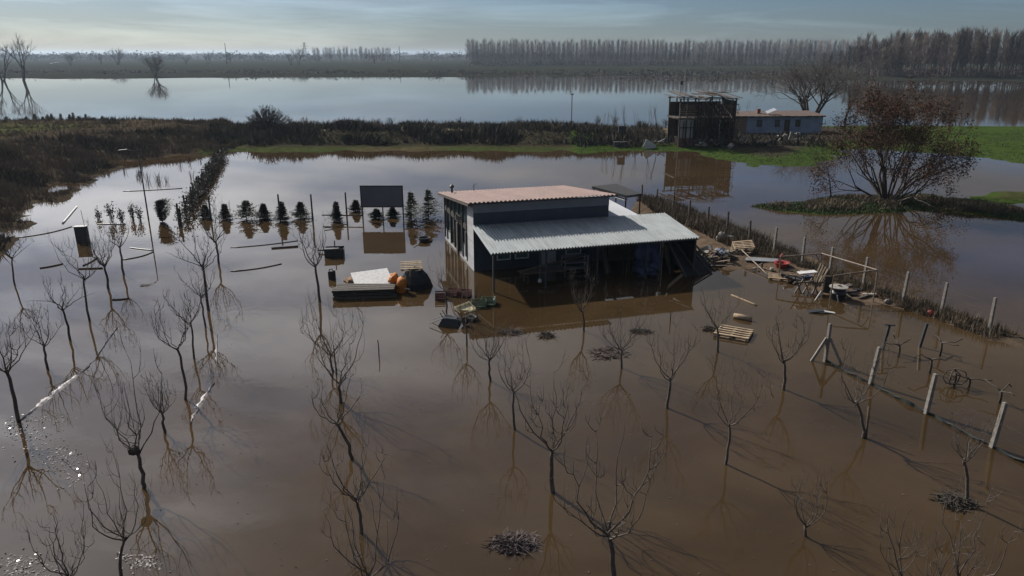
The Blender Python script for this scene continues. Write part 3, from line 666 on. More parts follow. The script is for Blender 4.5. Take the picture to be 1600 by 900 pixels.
for i, ((x, y), yt) in enumerate(NETP):
    p_ = G(x, y); netp.append(p_); h = ZT(p_, yt)
    if i == 0:
        t_ = thing('braced_post', 'concrete corner post propped by two slanting braces in the flood', 'post', p_)
        put('post', post_mesh('post', h, .13, concrete), t_, rot=(0, 0, .3))
        for dx, dy in ((-.55, .1), (.62, -.25)): MB().bar((dx*1.15, dy*1.15, -.3), (dx*.1, dy*.1, h*.62), .10).build('brace', concrete, t_)
    else:
        o = put('fence_post', post_mesh('fence_post', h, .14, concrete), None, p_, (R(rng.uniform(-2,2)), R(4), R(10)))
        tag(o, 'concrete fence post standing in brown water along the sunken green net', 'post', 'concrete posts of the sunken net fence')
nf = thing('sunken_net', 'dark green netting sagging at water level between concrete posts', 'net', netp[0]); o_ = netp[0]
gnet = mat('green_netting', (.022, .035, .033), (.035, .05, .048), .8, 5)
m = MB(); nn_ = 60
for k in range(nn_+1):
    g = k/nn_*(len(netp)-1); i = min(int(g), len(netp)-2); p_ = netp[i].lerp(netp[i+1], g-i) - o_
    hh = .05 + .20*abs(noise.noise(Vector((k*.21, 1.7, 0)))); off = .10*noise.noise(Vector((k*.3, 5, 0)))
    m.v += [p_ + Vector((off, off, -.1)), p_ + Vector((off-.04, off-.05, hh)), p_ + Vector((off+.06, off+.10, hh*.4))]
for k in range(nn_): m.f += [(3*k, 3*k+3, 3*k+4, 3*k+1), (3*k+1, 3*k+4, 3*k+5, 3*k+2)]
m.build('netting', gnet, nf)
for z in (.5, .9): MB().tube([p_ - o_ + Vector((0, 0, z)) for p_ in netp], .004, 3).build('wire', steel_dark, nf)
for (x, y, yt, tilt) in ((1379, 546, 508, 6), (1437, 542, 505, 7)):
    p_ = G(x, y); t_ = thing('iron_stake', 'dark iron stake with a short crosspiece on top among the vines' if x < 1400 else 'plain dark iron stake leaning among the vine stumps', 'stake', p_); t_.rotation_euler = (0, R(tilt), 0)
    MB().bar((0,0,-.4), (0,0,ZT(p_, yt)), .10).build('shaft', steel_dark, t_)
    if x < 1400: MB().bar((-.2, 0, ZT(p_, yt)+.01), (.25, 0, ZT(p_, yt)+.02), .05).build('crosspiece', steel_dark, t_)
# far fence along the levee road
for k, x in enumerate((208, 243, 273, 305, 339)):
    p_ = GL(x, 197 if k < 4 else 199); o = put('fence_post', post_mesh('fence_post', 1.5, .13, wood_dark), None, p_); tag(o, 'slim dark fence post along the levee road by the lake', 'post', 'levee road fence posts')
# row of stakes running away into the flood
s0, s1 = G(279, 352), G(345, 243)
for k in range(24):
    f = k/23; p_ = s0.lerp(s1, f**1.0); p_.x += rng.uniform(-.25, .25); p_.z = max(0, HT(p_.x, p_.y))
    o = put('stake', post_mesh('stake', rng.uniform(1.05, 1.45), .12, wood_dark), None, p_, (R(rng.uniform(-3,3)), R(rng.uniform(-3,3)), 0))
    tag(o, 'dark wooden stake in the long row running from conifers to levee', 'stake', 'row of dark stakes')
for (x, y, yt) in ((330, 343, 306), (438, 344, 303), (489, 346, 303), (542, 338, 300)):
    p_ = G(x, y); o = put('post', post_mesh('post', ZT(p_, yt), .11, steel_dark), None, p_); tag(o, 'tall thin dark post rising among the row of young conifers', 'post', 'thin posts in the conifer row')
for (x, y, yt, lb) in ((592, 556, 531, 'short thin stick standing alone in open brown water'), (1047, 503, 484, 'short stick in the water before the blue tarpaulin')):
    p_ = G(x, y); o = MB().tube([(0,0,-.3), (.01,.01,ZT(p_, yt)*.6), (-.01,0,ZT(p_, yt))], [.03,.025,.02], 6).build('stick', bark_dark); o.location = p_; tag(o, lb, 'stick')
# horizontal rails between conifer posts
lay('rail', 'dark horizontal rail from a thin post to the big screen', 'rail', (503, 336), (567, 337), .05, wood_dark, z=.45)
lay('rail', 'low bent rail near the water under the big screen', 'rail', (507, 356), (543, 350), .04, wood_dark, .1, z=.1)
# big blank screen on two posts
p_ = G(569, 344); pr = G(628, 343)
bs_ = thing('billboard', 'large blank slate grey screen raised on two thin posts', 'screen', (p_+pr)/2); o_ = bs_.location.copy()
za, zb = ZT(p_, 323), ZT(p_, 291.5); hw = (pr-p_).length/2 + .12
MB().box(-hw, hw, -.03, .03, za, zb).build('panel', screen_m, bs_)
ring((-hw-.07, -.05, za-.07), (hw+.07, -.05, zb+.07), 1, .09, .10).build('frame', steel_dark, bs_)
MB().box(-hw+.05, hw-.05, .06, .14, za+.3, za+.4).build('back_rail', steel_dark, bs_)
for sx in (-1, 1): MB().box(sx*hw-.045, sx*hw+.045, .051, .14, -.6, zb-.1).build('post', steel_dark, bs_)
MB().box(-.04, .04, .07, .14, -.6, za+.3).build('post', steel_dark, bs_)
# street lamp in the flood
p_ = G(232, 342); h = ZT(p_, 240)
lp = thing('street_lamp', 'tall slim lamp post with short arm standing in flooded garden', 'lamp', p_)
MB().tube([(0,0,-.5), (0,0,h*.5), (0,0,h)], [.06,.05,.035], 8).build('pole', steel_dark, lp, True)
MB().tube([(0,0,h-.02), (-.3,-.1,h+.2), (-.72,-.25,h+.30)], .03, 6).build('arm', steel_dark, lp, True)
MB().quadbox((-.95,-.32,h+.30), (.28,.09,.02), (-.03,.1,0), (0,0,.035)).build('lamp_head', steel_dark, lp)
# lamp by the levee track, far
p_ = GL(893, 186); lp = thing('street_lamp', 'short lamp post beside the sandy track at the lake', 'lamp', p_); h = ZT(p_, 146) - p_.z
MB().tube([(0,0,-.1), (0,0,h-.3)], .08, 6).build('pole', steel_dark, lp); MB().lathe([(.05,h-.3),(.32,h-.2),(.34,h-.05),(.05,h)], 8).build('lamp_head', steel_dark, lp)
# dark sign cabinet with aerial
p_ = G(130, 377); h = ZT(p_, 354)
ca = thing('cabinet', 'black metal cabinet with thin aerial standing in the flood', 'cabinet', p_, R(10))
MB().box(-.36, .36, -.2, .2, -.3, h).build('body', black_pl, ca); MB().box(-.39, .39, -.23, .23, h, h+.04).build('cap', steel_dark, ca); MB().tube([(.25,0,h), (.2,0,h+1.1)], .015, 5).build('aerial', steel_dark, ca)
MB().box(-.3, .3, -.215, -.2, .15, h-.1).build('door', steel_dark, ca)
# hoses and pipes lying on the water
for a_, b_, r_, m_, sg, lb in (((98,349),(120,323),.07,white_pl,0,'bright white pipe lying slanted near the left bank'),((152,350.5),(196,350),.055,white_pl,0,'bright white pipe afloat beside the twiggy shrubs'),((203,387),(240,391),.045,white_pl,.05,'pale pipe afloat reaching the lamp post reflection'),
    ((22,372),(112,354),.035,black_pl,.5,'black hose curving from the left bank to the cabinet'),((190,406),(240,393),.035,black_pl,.3,'black hose curving beside the pale pipe'),((62,419),(98,412),.05,wood_dark,.1,'dark branch afloat left of the orchard tree'),
    ((360,424),(440,412),.03,black_pl,.25,'thin black hose across the bright cloud reflection'),((360,387),(465,376),.025,black_pl,.2,'thin dark cord afloat before the dark plank'),((122,420),(160,419),.06,wood_dark,0,'dark pole afloat between the bare trees'),((175,468),(202,466),.05,wood_dark,.08,'crooked branch afloat near the lamp reflection'),((130,415),(152,402),.05,wood_dark,.08,'dark log slanting between two bare trees'),((192,299),(285,294),.04,white_pl,.1,'long pale pipe beyond the lamp post')):
    lay('floating_pipe' if 'pipe' in lb else ('hose' if 'hose' in lb or 'cord' in lb else 'branch'), lb, 'pipe' if 'pipe' in lb else ('hose' if 'hose' in lb or 'cord' in lb else 'branch'), a_, b_, r_, m_, sg, 9)

# ------------------------------------------------------------------ orchard: bare fruit trees
def curve_pts(p0, d0, p1, n_, rg, wob):
    ln = (p1-p0).length; c_ = p0 + d0*ln*.5; out = []
    for i in range(n_+1):
        t_ = i/n_; q_ = p0*(1-t_)**2 + c_*2*t_*(1-t_) + p1*t_*t_
        if 0 < i: q_ = q_ + Vector((rg.uniform(-1,1), rg.uniform(-1,1), rg.uniform(-.4,.4)))*wob
        out.append(q_)
    return out
def fruit_tree(label, base, fork, top, hw, seed, group='bare orchard trees', nl=None, lean=None, thick=1.0):
    rg = random.Random(seed); thick *= rg.uniform(.78, 1.2); p_ = G(*base); H_ = max(ZT(p_, top), .8); mpp = MPP(p_)
    fz = max(.25, ZT(p_, fork[1])); fx = (fork[0]-800)/FPX*(p_.y*CP + (CAM_H-fz)*SP) - p_.x; S = hw*mpp
    t_ = thing('fruit_tree', label, 'tree', p_, 0, group)
    r0 = (.023 + .0075*H_)*thick; fp = Vector((fx, rg.uniform(-.1, .1), fz))
    tp_ = curve_pts(Vector((0,0,-.35)), Vector((rg.uniform(-.15,.15), rg.uniform(-.15,.15), 1)), fp, 6, rg, .032)
    MB().tube(tp_, [r0*(1.25-.4*i/6) for i in range(7)], 7).build('trunk', bark, t_, True)
    nl = nl or rg.choice((5, 6, 6, 7)); a0 = rg.uniform(0, 6.28)
    for k in range(nl):
        a_ = a0 + 2*math.pi*k/nl + rg.uniform(-.35, .35); low = rg.random() < .22
        rr = S*(rg.uniform(.8, 1.05) if low else rg.uniform(.35, 1.05)); zt = fz + (H_-fz)*(rg.uniform(.3, .6) if low else rg.uniform(.72, 1.0))
        st = fp - Vector((0, 0, rg.uniform(0, .12)*fz)); en = Vector((fx + rr*math.cos(a_), rr*math.sin(a_), zt))
        out_ = Vector((math.cos(a_), math.sin(a_), rg.uniform(.45, 1.5))).normalized()
        pts = curve_pts(st, out_, en, 7, rg, .05*H_/3); r1 = r0*rg.uniform(.36, .52)
        m = MB().tube(pts, [r1*(1-.82*i/7) for i in range(8)], 5)
        for j in range(rg.randint(3, 7)):
            i = rg.randint(1, 7); q0 = pts[i]; ln = (H_-fz)*rg.uniform(.22, .5)
            dd = Vector((rg.uniform(-1, 1), rg.uniform(-1, 1), rg.uniform(.1, .5))).normalized(); q1_ = q0 + Vector((dd.x*.35, dd.y*.35, 1)).normalized()*ln
            q1_.z = min(q1_.z, H_*1.04)
            tw = curve_pts(q0, dd, q1_, 4, rg, .02); rw = r1*.42
            m.tube(tw, [rw*(1-.7*u/4) for u in range(5)], 4)
            for _ in range(rg.randint(1, 3)):
                q2_ = tw[rg.randint(1, 3)]; d2 = Vector((rg.uniform(-1,1), rg.uniform(-1,1), rg.uniform(.4,1.2))).normalized()
                m.tube([q2_, q2_+d2*ln*.22, q2_+d2*ln*.3+Vector((0,0,ln*.15))], [rw*.6, rw*.45, rw*.25], 3)
        m.build('limb', bark, t_, True)
    return t_
SH = 'slender bare fruit tree standing in the flooded orchard, branches opening like a vase'
TREES = [
 ('bare forked fruit tree beside the left bank', (21,443),(19,402),352,40), ('bare fruit tree between the lone left tree and the cabinet tree',(107,530),(98,480),430,48), ('bare fruit tree in front of the black cabinet', (140,499),(130,431),368,50), ('thin bare fruit tree just right of the cabinet tree',(169,450),(163,414),350,30), ('small bare fruit tree closest to the floating white pipes',(193,427),(186,386),346,22),
 ('bare fruit tree at the lower end of the broad foam streak',(26,657),(10,578),498,52), ('short bare fruit tree just beyond the broad foam streak',(74,574),(67,540),478,36), ('bare fruit tree beside the foam streak, one limb bowing low', (288,624),(277,543),470,52), ('bare fruit tree at the upper end of the narrow foam line',(303,559),(296,505),452,36), ('bare fruit tree directly before the broad bare tree',(321,509),(313,461),415,36), ('broad bare fruit tree near the lamp post reflection', (325,483),(317,413),362,50), ('bare fruit tree behind the broad one, overlapping a thin post',(341,411),(337,376),310,34),
 ('bare fruit tree carrying a round dark bird nest', (224,760),(214,708),545,58), ('bare fruit tree in the next place before the nest tree',(188,905),(191,842),716,56), ('bare fruit tree rooted beside the glinting leaf litter patch',(111,960),(111,895),812,40), ('low bushy fruit tree with upright shoots near the foam streak', (259,673),(255,646),583,26),
 ('bare fruit tree before the black jerrycan and tank',(499,470),(492,413),340,32), ('bare fruit tree second in the row before the jerrycan',(521,580),(517,553),462,48), ('bare fruit tree third in the row before the jerrycan, near the lone stick',(534,628),(531,597),466,58), ('leaning bare fruit tree fourth in the row before the jerrycan',(549,716),(527,660),588,52), ('bare fruit tree fifth in the row before the jerrycan',(562,833),(558,777),695,58), ('wide bare fruit tree ending the row before the jerrycan',(583,965),(577,898),765,80),
 ('bare fruit tree before the brush pile near the canopy', (766,596),(765,560),497,42), ('bare fruit tree between the small brush pile tree and a wide one',(804,670),(802,606),528,44), ('wide bare fruit tree left of the tall one beyond brush mat',(866,771),(863,704),578,66), ('tall bare fruit tree beyond the floating brush mat', (956,905),(950,830),684,76), ('bare fruit tree between crooked-foot tree and pinkish brush',(1043,638),(1048,590),506,50), ('bare fruit tree with crooked foot, long shadow behind it', (1135,725),(1139,660),568,64), ('bare fruit tree between flat pallet and braced concrete post',(1225,608),(1224,562),492,44),
 ('bare fruit tree right beside the flat floating pallet', (1123,551),(1122,513),448,38), ('bare fruit tree in front of the canopy opening', (912,518),(910,485),428,36), ('bare fruit tree rising from pinkish brush before the canopy', (972,575),(972,546),458,40), ('bare fruit tree with a second thin stem, beside the sunken net', (1349,685),(1336,627),528,42), ('small low fruit tree with three crooked shoots', (1257,838),(1260,822),732,36), ('bare fruit tree growing out of a dark brush ring', (1507,788),(1505,717),645,36),
 ('bare fruit tree left of the dark brush ring tree',(1434,990),(1428,935),795,66), ('bare fruit tree right before the dark brush ring tree',(1503,985),(1500,905),790,62), ('thin bare fruit tree behind the overturned wheelbarrow', (728,540),(727,508),440,26), ('bare fruit tree rising beside the lone red crate', (697,490),(697,456),396,24)]
for i, (lb, b_, f_, tp_, hw_) in enumerate(TREES):
    t_ = fruit_tree(lb, b_, f_, tp_, hw_, 100+i)
    if 'carrying' in lb:
        m = MB(); m.blob((0,0,0), .17, .17, .15, 9, 6, .15); nest = m.build('bird_nest', bark_dark); nz_ = ZT(t_.location, 703); nest.location = ((209-800)/FPX*(t_.location.y*CP + (CAM_H-nz_)*SP), t_.location.y, nz_); tag(nest, 'round dark bird nest lodged in a bare tree', 'nest')
    if 'second' in lb: MB().tube([(.12,.05,-.3), (.08,.05,.5), (.06,.1,1.1)], [.04,.035,.025], 6).build('side_stem', bark, t_, True)
# vine stumps
for i, (x, y, yt) in enumerate(((1403,557,535),(1468,556,530),(1452,583,556),(1490,603,578),(1513,605,588),(1561,630,606))):
    p_ = G(x, y); h = ZT(p_, yt); rg = random.Random(i+50); t_ = thing('vine_stump', 'gnarled vine stump with looping canes between the concrete posts' if i == 3 else 'short gnarled vine stump between the stakes and concrete posts', 'vine', p_, 0, None if i == 3 else 'vine stumps')
    MB().tube([(0,0,-.3), (.04,.02,h*.4), (-.02,0,h*.8)], [.05,.045,.05], 6).build('stem', bark_dark, t_, True)
    for k in range(3):
        a_ = rg.uniform(0, 6.3); c_, s_ = math.cos(a_), math.sin(a_)
        if i == 3: pts = [(0,0,.1)] + [(.3*c_*math.sin(u)+.15*c_, .3*s_*math.sin(u), .38-.32*math.cos(u)) for u in (0.5, 1.4, 2.4, 3.4, 4.4, 5.4)]
        else: pts = [(-.02,0,h*.78), (.25*c_,.25*s_,h*.9), (.45*c_,.45*s_,h*rg.uniform(.8,1.1)), (.7*c_,.7*s_,h*rg.uniform(.7,1.2))]
        MB().tube(pts, [.035]+[.022]*(len(pts)-1), 5).build('arm', bark_dark, t_, True)

# ------------------------------------------------------------------ brush and twig litter
def brush(name, label, px, py, rx, ry, h, n_, m_, seed, cat='brush', group=None):
    rg = random.Random(seed); p_ = G(px, py); m = MB()
    for k in range(n_):
        a_, r_ = rg.uniform(0, 6.3), math.sqrt(rg.random()); r_ *= .7+.6*noise.noise(Vector((math.cos(a_)*1.4, math.sin(a_)*1.4, seed)))+.3; x, y = rx*r_*math.cos(a_), ry*r_*math.sin(a_)
        d_ = Vector((rg.uniform(-1,1), rg.uniform(-1,1), rg.uniform(-.2,.2))).normalized()*rg.uniform(.08, .34)
        z = h*.7*(1-r_)*rg.random()*(1+noise.noise(Vector((x*4, y*4, seed))))
        m.tube([(x, y, z), (x+d_.x*.5+rg.uniform(-.04,.04), y+d_.y*.5+rg.uniform(-.04,.04), z+d_.z*.6), (x+d_.x, y+d_.y, max(.0, z+d_.z))], [.014,.011,.006], 3)
    o = m.build(name, m_); o.location = p_; return tag(o, label, cat, group, kind=None)
brush('brush_pile', 'floating mat of pinkish brushwood in open brown water', 806, 850, 0.62, .42, .24, 620, pinkish, 1)
brush('brush_pile', 'small pinkish brush pile before the canopy corner', 800, 520, .55, .4, .25, 160, pinkish, 2)
brush('brush_pile', 'small dark brush tuft left of the canopy tree', 855, 525, .4, .35, .3, 130, vine_dark, 3)
brush('brush_pile', 'scattered pinkish brush around the foot of a bare tree', 950, 553, .8, .8, .2, 260, pinkish, 4)
brush('brush_pile', 'low dark brush clump near the short stick', 1002, 518, .5, .3, .2, 130, vine_dark, 5)
brush('brush_pile', 'dark ring of brushwood around the trunk of a bare tree', 1496, 785, 0.56, .4, .26, 520, vine_dark, 6)
brush('brush_pile', 'dark twiggy clump against the flat floating pallet', 1111, 515, .35, .3, .25, 120, vine_dark, 7)

# ------------------------------------------------------------------ young conifers
def conifer(label, base, top, hw, seed, m_=needles, shape='spruce', group=None):
    rg = random.Random(seed); p_ = GL(*base); h = (ZT(p_, top)-p_.z)*rg.uniform(.78, .98); S = hw*MPP(p_)*rg.uniform(1.0, 1.4)
    t_ = thing('young_conifer', label, 'conifer', p_, rg.uniform(0, 6), group); t_.rotation_euler.x = R(rg.uniform(-5, 5)); bias = rg.uniform(.05, .45)
    MB().tube([(0,0,-.4), (0,0,h*.6), (0,0,h)], [.04,.03,.008], 6).build('trunk', bark_dark, t_)
    m = MB(); nlev = 22; S *= 1.35
    for k in range(nlev):
        f = (k+rg.uniform(-.4,.4))/nlev; f = max(0, f); z = h*(.0+.95*f)
        if shape == 'oval': rr = S*math.sin(math.pi*min(1, f*.9+.12))**.6
        else: rr = S*(1-f)**1.05*rg.uniform(.55, 1.15) + .02
        nb = 10 if shape == 'oval' else 9
        for j in range(nb):
            a_ = 2*math.pi*j/nb + rg.uniform(-.4, .4); r_ = rr*rg.uniform(.6, 1.2)*(1+bias*math.cos(a_)); c_, s_ = math.cos(a_), math.sin(a_)
            rise = r_*(.9 if shape == 'oval' else rg.uniform(-.1, .35)); tip = Vector((r_*c_, r_*s_, z+rise)); o0 = Vector((0,0,z))
            for u in range(9):
                g = .2+.8*u/8; q_ = o0.lerp(tip, g); sd_ = Vector((-s_, c_, 0))*(.13+.12*(1-g))*rg.uniform(.6,1.3)*(-1 if u % 2 else 1)
                m.tri(q_-Vector((c_,s_,0))*.05, q_+sd_+Vector((c_*.06, s_*.06, rg.uniform(-.02,.10))), q_+Vector((c_*.07,s_*.07,.05)))
    m.build('foliage', m_, t_); return t_
CON = [('rounded dark cypress shrub nearest the lamp post', (254,346),309,8,'oval'), ('narrow young spruce beside a thin post in the row', (322,340),316,8,'s'), ('compact young spruce behind the broad bare tree', (353,342),317,9,'s'), ('wide spruce with spreading side branches in the row', (385,343),303,17,'s'), ('squat young spruce in the middle of the flooded row', (413,341),312,11,'s'), ('tall narrow spruce touching a thin post', (442,345),307,10,'s'), ('shaggy young spruce between two thin posts', (470,340),310,10,'s'), ('neat conical spruce left of the billboard', (527,345),311,9,'s'), ('tiny spruce close to the left billboard post', (556,330),308,7,'s'), ('dark spruce under the billboard, next to the tiny spruce', (588,341),322,11,'s'), ('dark spruce under the billboard, next to the broad bushy spruce', (614,339),322,9,'s'), ('broad bushy spruce just right of the billboard', (643,342),295,18,'s'), ('tall pointed spruce nearest the farm building', (670,339),290,17,'s')]
for i, (lb, b_, tp_, hw_, sh_) in enumerate(CON):
    conifer(lb, b_, tp_, hw_, 300+i, needles2 if sh_ == 'oval' else needles, 'oval' if sh_ == 'oval' else 'spruce', 'young conifers in the flooded row')
for i, x in enumerate((-6, 12, 43, 57, 68, 77, 83, 97, 110, 116, 124, 136, 148, 162)):
    conifer('small dark spruce on the crest of the left embankment', (x, 193), 178-rng.uniform(-3, 5), rng.uniform(4, 6), 400+i, needles, 'spruce', 'small spruces on the embankment')

# ------------------------------------------------------------------ branching trees
def grow(m, p_, d_, ln, r_, depth, rg, tips, nseg=4, up=.15, spread=.6, wob=.12, sides=5, kids=(2, 3)):
    pts = [p_]; d_ = d_.normalized(); q_ = p_
    for i in range(nseg):
        d_ = (d_ + Vector((rg.uniform(-1,1), rg.uniform(-1,1), rg.uniform(-.6,1)*.8))*wob + Vector((0,0,up*.25))).normalized(); q_ = q_ + d_*ln/nseg; pts.append(q_)
    m.tube(pts, [r_*(1-.45*i/nseg) for i in range(nseg+1)], sides, False)
    if depth <= 2 and rg.random() < .6: tips.append((pts[len(pts)//2], d_))
    if depth == 0: tips.append((q_, d_)); return
    for k in range(rg.randint(*kids)):
        a_ = rg.uniform(0, 6.28); o_ = d_.orthogonal().normalized(); o_.rotate(Matrix.Rotation(a_, 3, d_))
        st = pts[-1] if k == 0 else pts[rg.randint(max(1, nseg-2), nseg)]
        grow(m, st, d_ + o_*spread*rg.uniform(.5, 1.2) + Vector((0,0,up)), ln*rg.uniform(.58, .82), r_*rg.uniform(.45, .62), depth-1, rg, tips, max(2, nseg-1), up, spread, wob, max(3, sides-1), kids)
# the large spreading tree on the grassy islet
bt_p = GL(1386, 312); rg = random.Random(24)
bt_ = thing('spreading_tree', 'large many-stemmed tree with withered brown leaves on grassy islet', 'tree', bt_p); bt_.scale = (.83, .83, 1.0)
tips = []
for k in range(21):
    a_ = 2*math.pi*k/21*2 + rg.uniform(-.25, .25); el = .20 + 1.28*((k*8) % 21)/21; m = MB(); tp_ = []
    d_ = Vector((math.cos(a_)*math.cos(el), math.sin(a_)*math.cos(el), math.sin(el)))
    grow(m, Vector((math.cos(a_)*.4, math.sin(a_)*.4, -.2)), d_, 3.3*rg.uniform(.9, 1.1), .12*rg.uniform(.8, 1.15), 5, rg, tp_, 4, .065, .64, .13, 6, (2, 3))
    m.build('stem', bark_dark, bt_, True); tips += tp_
m = MB()
for q_, d_ in tips:
    for _ in range(7):
        c_ = q_ + Vector((rg.gauss(0,.27), rg.gauss(0,.25), rg.gauss(-.08,.22))); u = Vector((rg.uniform(-1,1), rg.uniform(-1,1), rg.uniform(-1,.3))).normalized(); v = u.orthogonal().normalized(); s_ = rg.uniform(.06, .12)
        m.quad(c_-v*s_*.5, c_+u*s_, c_+v*s_*.5, c_-u*s_)
o = m.build('leaves', leaf_brown, bt_); tag(o, kind='stuff')
o = MB().tube([(-4.2, 1.2, -.2), (-4.5, 1.2, 1.2), (-4.9, 1.2, 2.6)], [.07,.05,.02], 6).build('sapling', bark_dark, smooth=True); o.location = bt_p; tag(o, 'leaning thin sapling stem beside the spreading tree', 'sapling')
def bare_tree(label, base_p, h, seed, m_, stems=3, spread=.5, group=None, depth=4, name='bare_tree', thick=1.0, cat='tree', up=.2):
    rg = random.Random(seed); t_ = thing(name, label, cat, base_p, 0, group); tp_ = []; tr_ = MB(); cr = MB()
    for k in range(stems):
        a_ = rg.uniform(0, 6.28); q_ = Vector((math.cos(a_), math.sin(a_), 0))*h*.03*(stems > 1); d_ = Vector((math.cos(a_)*.35*(stems > 1), math.sin(a_)*.35*(stems > 1), 1)).normalized()
        l0 = h*.30; pts = [q_-Vector((0,0,.4)), q_+d_*l0*.5, q_+d_*l0]; r_ = h*.016*thick
        tr1 = MB().tube(pts, [r_*1.3, r_, r_*.9], 6); tr1.build('trunk', m_, t_, True)
        for j in range(3): grow(cr, pts[-1]-d_*l0*.25*j/2, d_*.8 + Vector((rg.uniform(-1,1), rg.uniform(-1,1), .4))*spread, h*.27, r_*.65, depth-1, rg, tp_, 3, up, spread*1.1, .12, 4, (2, 4))
    o = cr.build('crown', m_, t_, True); return t_
bt2 = bare_tree('big bare tree with several trunks behind the low house', GL(1266, 187), 12.8, 5, bark_dark, 10, .95, depth=5, thick=.7, up=.06); bt2.scale = (1.5, 1.5, 1)
bare_tree('smaller bare tree with two trunks behind the low house', GL(1318, 188), 9.5, 6, bark_dark, 2, .55, depth=4)
pass
for i, (x, yb, yt, h_) in enumerate(((945,222,165,0),(962,222,160,0),(977,221,152,0),(993,222,166,0),(1013,221,152,0),(1026,221,154,0),(1165,190,148,0),(1180,188,160,0))):
    p_ = GL(x, yb); bare_tree('thin bare sapling on the shore left of the ruin' if i < 6 else 'thin bare sapling behind the ruined house', p_, ZT(p_, yt)-p_.z, 60+i, bark_dark, 1, .28, 'bare saplings by the ruin', 3, 'sapling', .45, 'sapling', .35)

# ------------------------------------------------------------------ scrub, reeds and grass (uncountable cover)
def blades(name, n_, sampler, h0, h1, w_, m_, lean=.5, tufts=4, seed=3):
    rg = random.Random(seed); m = MB(); k = 0; tries = 0
    while k < n_ and tries < n_*12:
        tries += 1; p_ = sampler(rg)
        if p_ is None: continue
        k += 1; x, y, sc_ = p_; z = HT(x, y)
        for _ in range(tufts):
            a_ = rg.uniform(0, 6.3); h = rg.uniform(h0, h1)*sc_; ln = h*lean*rg.uniform(.2, 1); ww = w_*sc_*rg.uniform(.6, 1.3); b_ = rg.uniform(0, 6.3); ox, oy = rg.uniform(-.2,.2)*sc_, rg.uniform(-.2,.2)*sc_
            c_ = Vector((x+ox, y+oy, z-.03)); wv = Vector((math.cos(b_), math.sin(b_), 0))*ww
            m.tri(c_-wv, c_+wv, c_+Vector((math.cos(a_)*ln, math.sin(a_)*ln, h)))
    o = m.build(name, m_); return tag(o, kind='stuff')
def pt_in(P, x, y):
    ins = False; n_ = len(P)
    for i in range(n_):
        (xa, ya), (xb, yb) = P[i], P[(i+1) % n_]
        if (ya > y) != (yb > y) and x < (xb-xa)*(y-ya)/(yb-ya)+xa: ins = not ins
    return ins
def area(P, zmin=.02, keep=None, wet=0.0):
    x0, y0 = P.min(0); x1, y1 = P.max(0)
    def f(rg):
        x, y = rg.uniform(x0, x1), rg.uniform(y0, y1)
        if y < 30 or not (pt_in(P, x, y) or wet): return None
        h = HT(x, y)
        if h < zmin-wet: return None
        s_ = 1.0 if keep is None else keep(x, y, h, rg)
        return (x, y, s_) if s_ else None
    return f
vis = lambda x, y: abs(x) < y*.76 + 4
fn = lambda x, y, s_, sd_=0: noise.noise(Vector((x*s_, y*s_, sd_)))
blades('dry_scrub', 20000, area(P_left, .05, lambda x, y, h, rg: (.7+.8*max(0, fn(x,y,.3))) if vis(x,y) and (h < 2.2 or rg.random() < .12) else 0), .25, .8, .04, scrub, .8, 4, 11)
tag(bpy.data.objects['dry_scrub'], 'dry brown scrub covering the left embankment', 'scrub')
blades('dark_scrub', 4000, area(P_left, .05, lambda x, y, h, rg: 1.0 if vis(x,y) and h < 2.3 and fn(x,y,.16,4) > .12 else 0), .4, 1.0, .08, hedge, .7, 4, 12)
tag(bpy.data.objects['dark_scrub'], 'dark bramble patches on the left embankment', 'scrub')
def hedge_keep(x, y, h, rg):
    d_ = 0 if h < .35 else 1
    if not d_ or y > 119: return 0
    g = fn(x, y, .18, 9)+.5*fn(x, y, .5, 2); return max(.35, .85+1.1*g)
blades('levee_scrub', 8000, area(P_levee, .05, hedge_keep), .25, 1.15, .08, hedge, .8, 5, 13)
tag(bpy.data.objects['levee_scrub'], 'dense dark scrub along the levee face', 'scrub')
blades('levee_dry_weeds', 2600, area(P_levee, .3, lambda x, y, h, rg: .8 if y > 112 and fn(x,y,.2,2) > 0 else 0), .5, 1.5, .05, scrub, .5, 4, 14)
tag(bpy.data.objects['levee_dry_weeds'], 'dry weeds along the top of the levee', 'weeds')
blades('shore_grass', 9000, area(np.vstack([P_yard]), .01, lambda x, y, h, rg: 1.0 if vis(x,y) and h < .45 and y < 118 else 0), .06, .17, .04, grassm, .8, 3, 15)
tag(bpy.data.objects['shore_grass'], 'short green grass on the far shore', 'grass')
blades('islet_grass', 9000, area(np.vstack([P_isle, P_isle2]).reshape(-1, 2) if False else P_isle, .0, lambda x, y, h, rg: 1.0 if vis(x,y) else 0), .08, .24, .035, grassm, .8, 4, 16)
tag(bpy.data.objects['islet_grass'], 'green grass on the islet around the spreading tree', 'grass')
blades('islet_weeds', 2200, area(P_isle, .12, lambda x, y, h, rg: 1.0 if fn(x,y,.4,6) > -.1 else 0), .15, .45, .04, scrub, .8, 4, 17)
tag(bpy.data.objects['islet_weeds'], 'brown weeds on the islet around the spreading tree', 'weeds')
def ridge_keep(x, y, h, rg):
    for a_, b_ in zip(bankp[:-1], bankp[1:]):
        t_ = min(1, max(0, ((x-a_.x)*(b_.x-a_.x)+(y-a_.y)*(b_.y-a_.y))/((b_-a_).xy.length_squared)))
        if math.hypot(x-a_.x-(b_.x-a_.x)*t_, y-a_.y-(b_.y-a_.y)*t_) < (1.5 if a_.y > 44 else .55): return .85 if a_.y > 46 else .6
    return 0
blades('fence_weeds', 3000, area(P_ridge, -.05, ridge_keep), .25, .9, .03, scrub, .5, 5, 18); tag(bpy.data.objects['fence_weeds'], 'dry weeds growing along the fence bank', 'weeds')
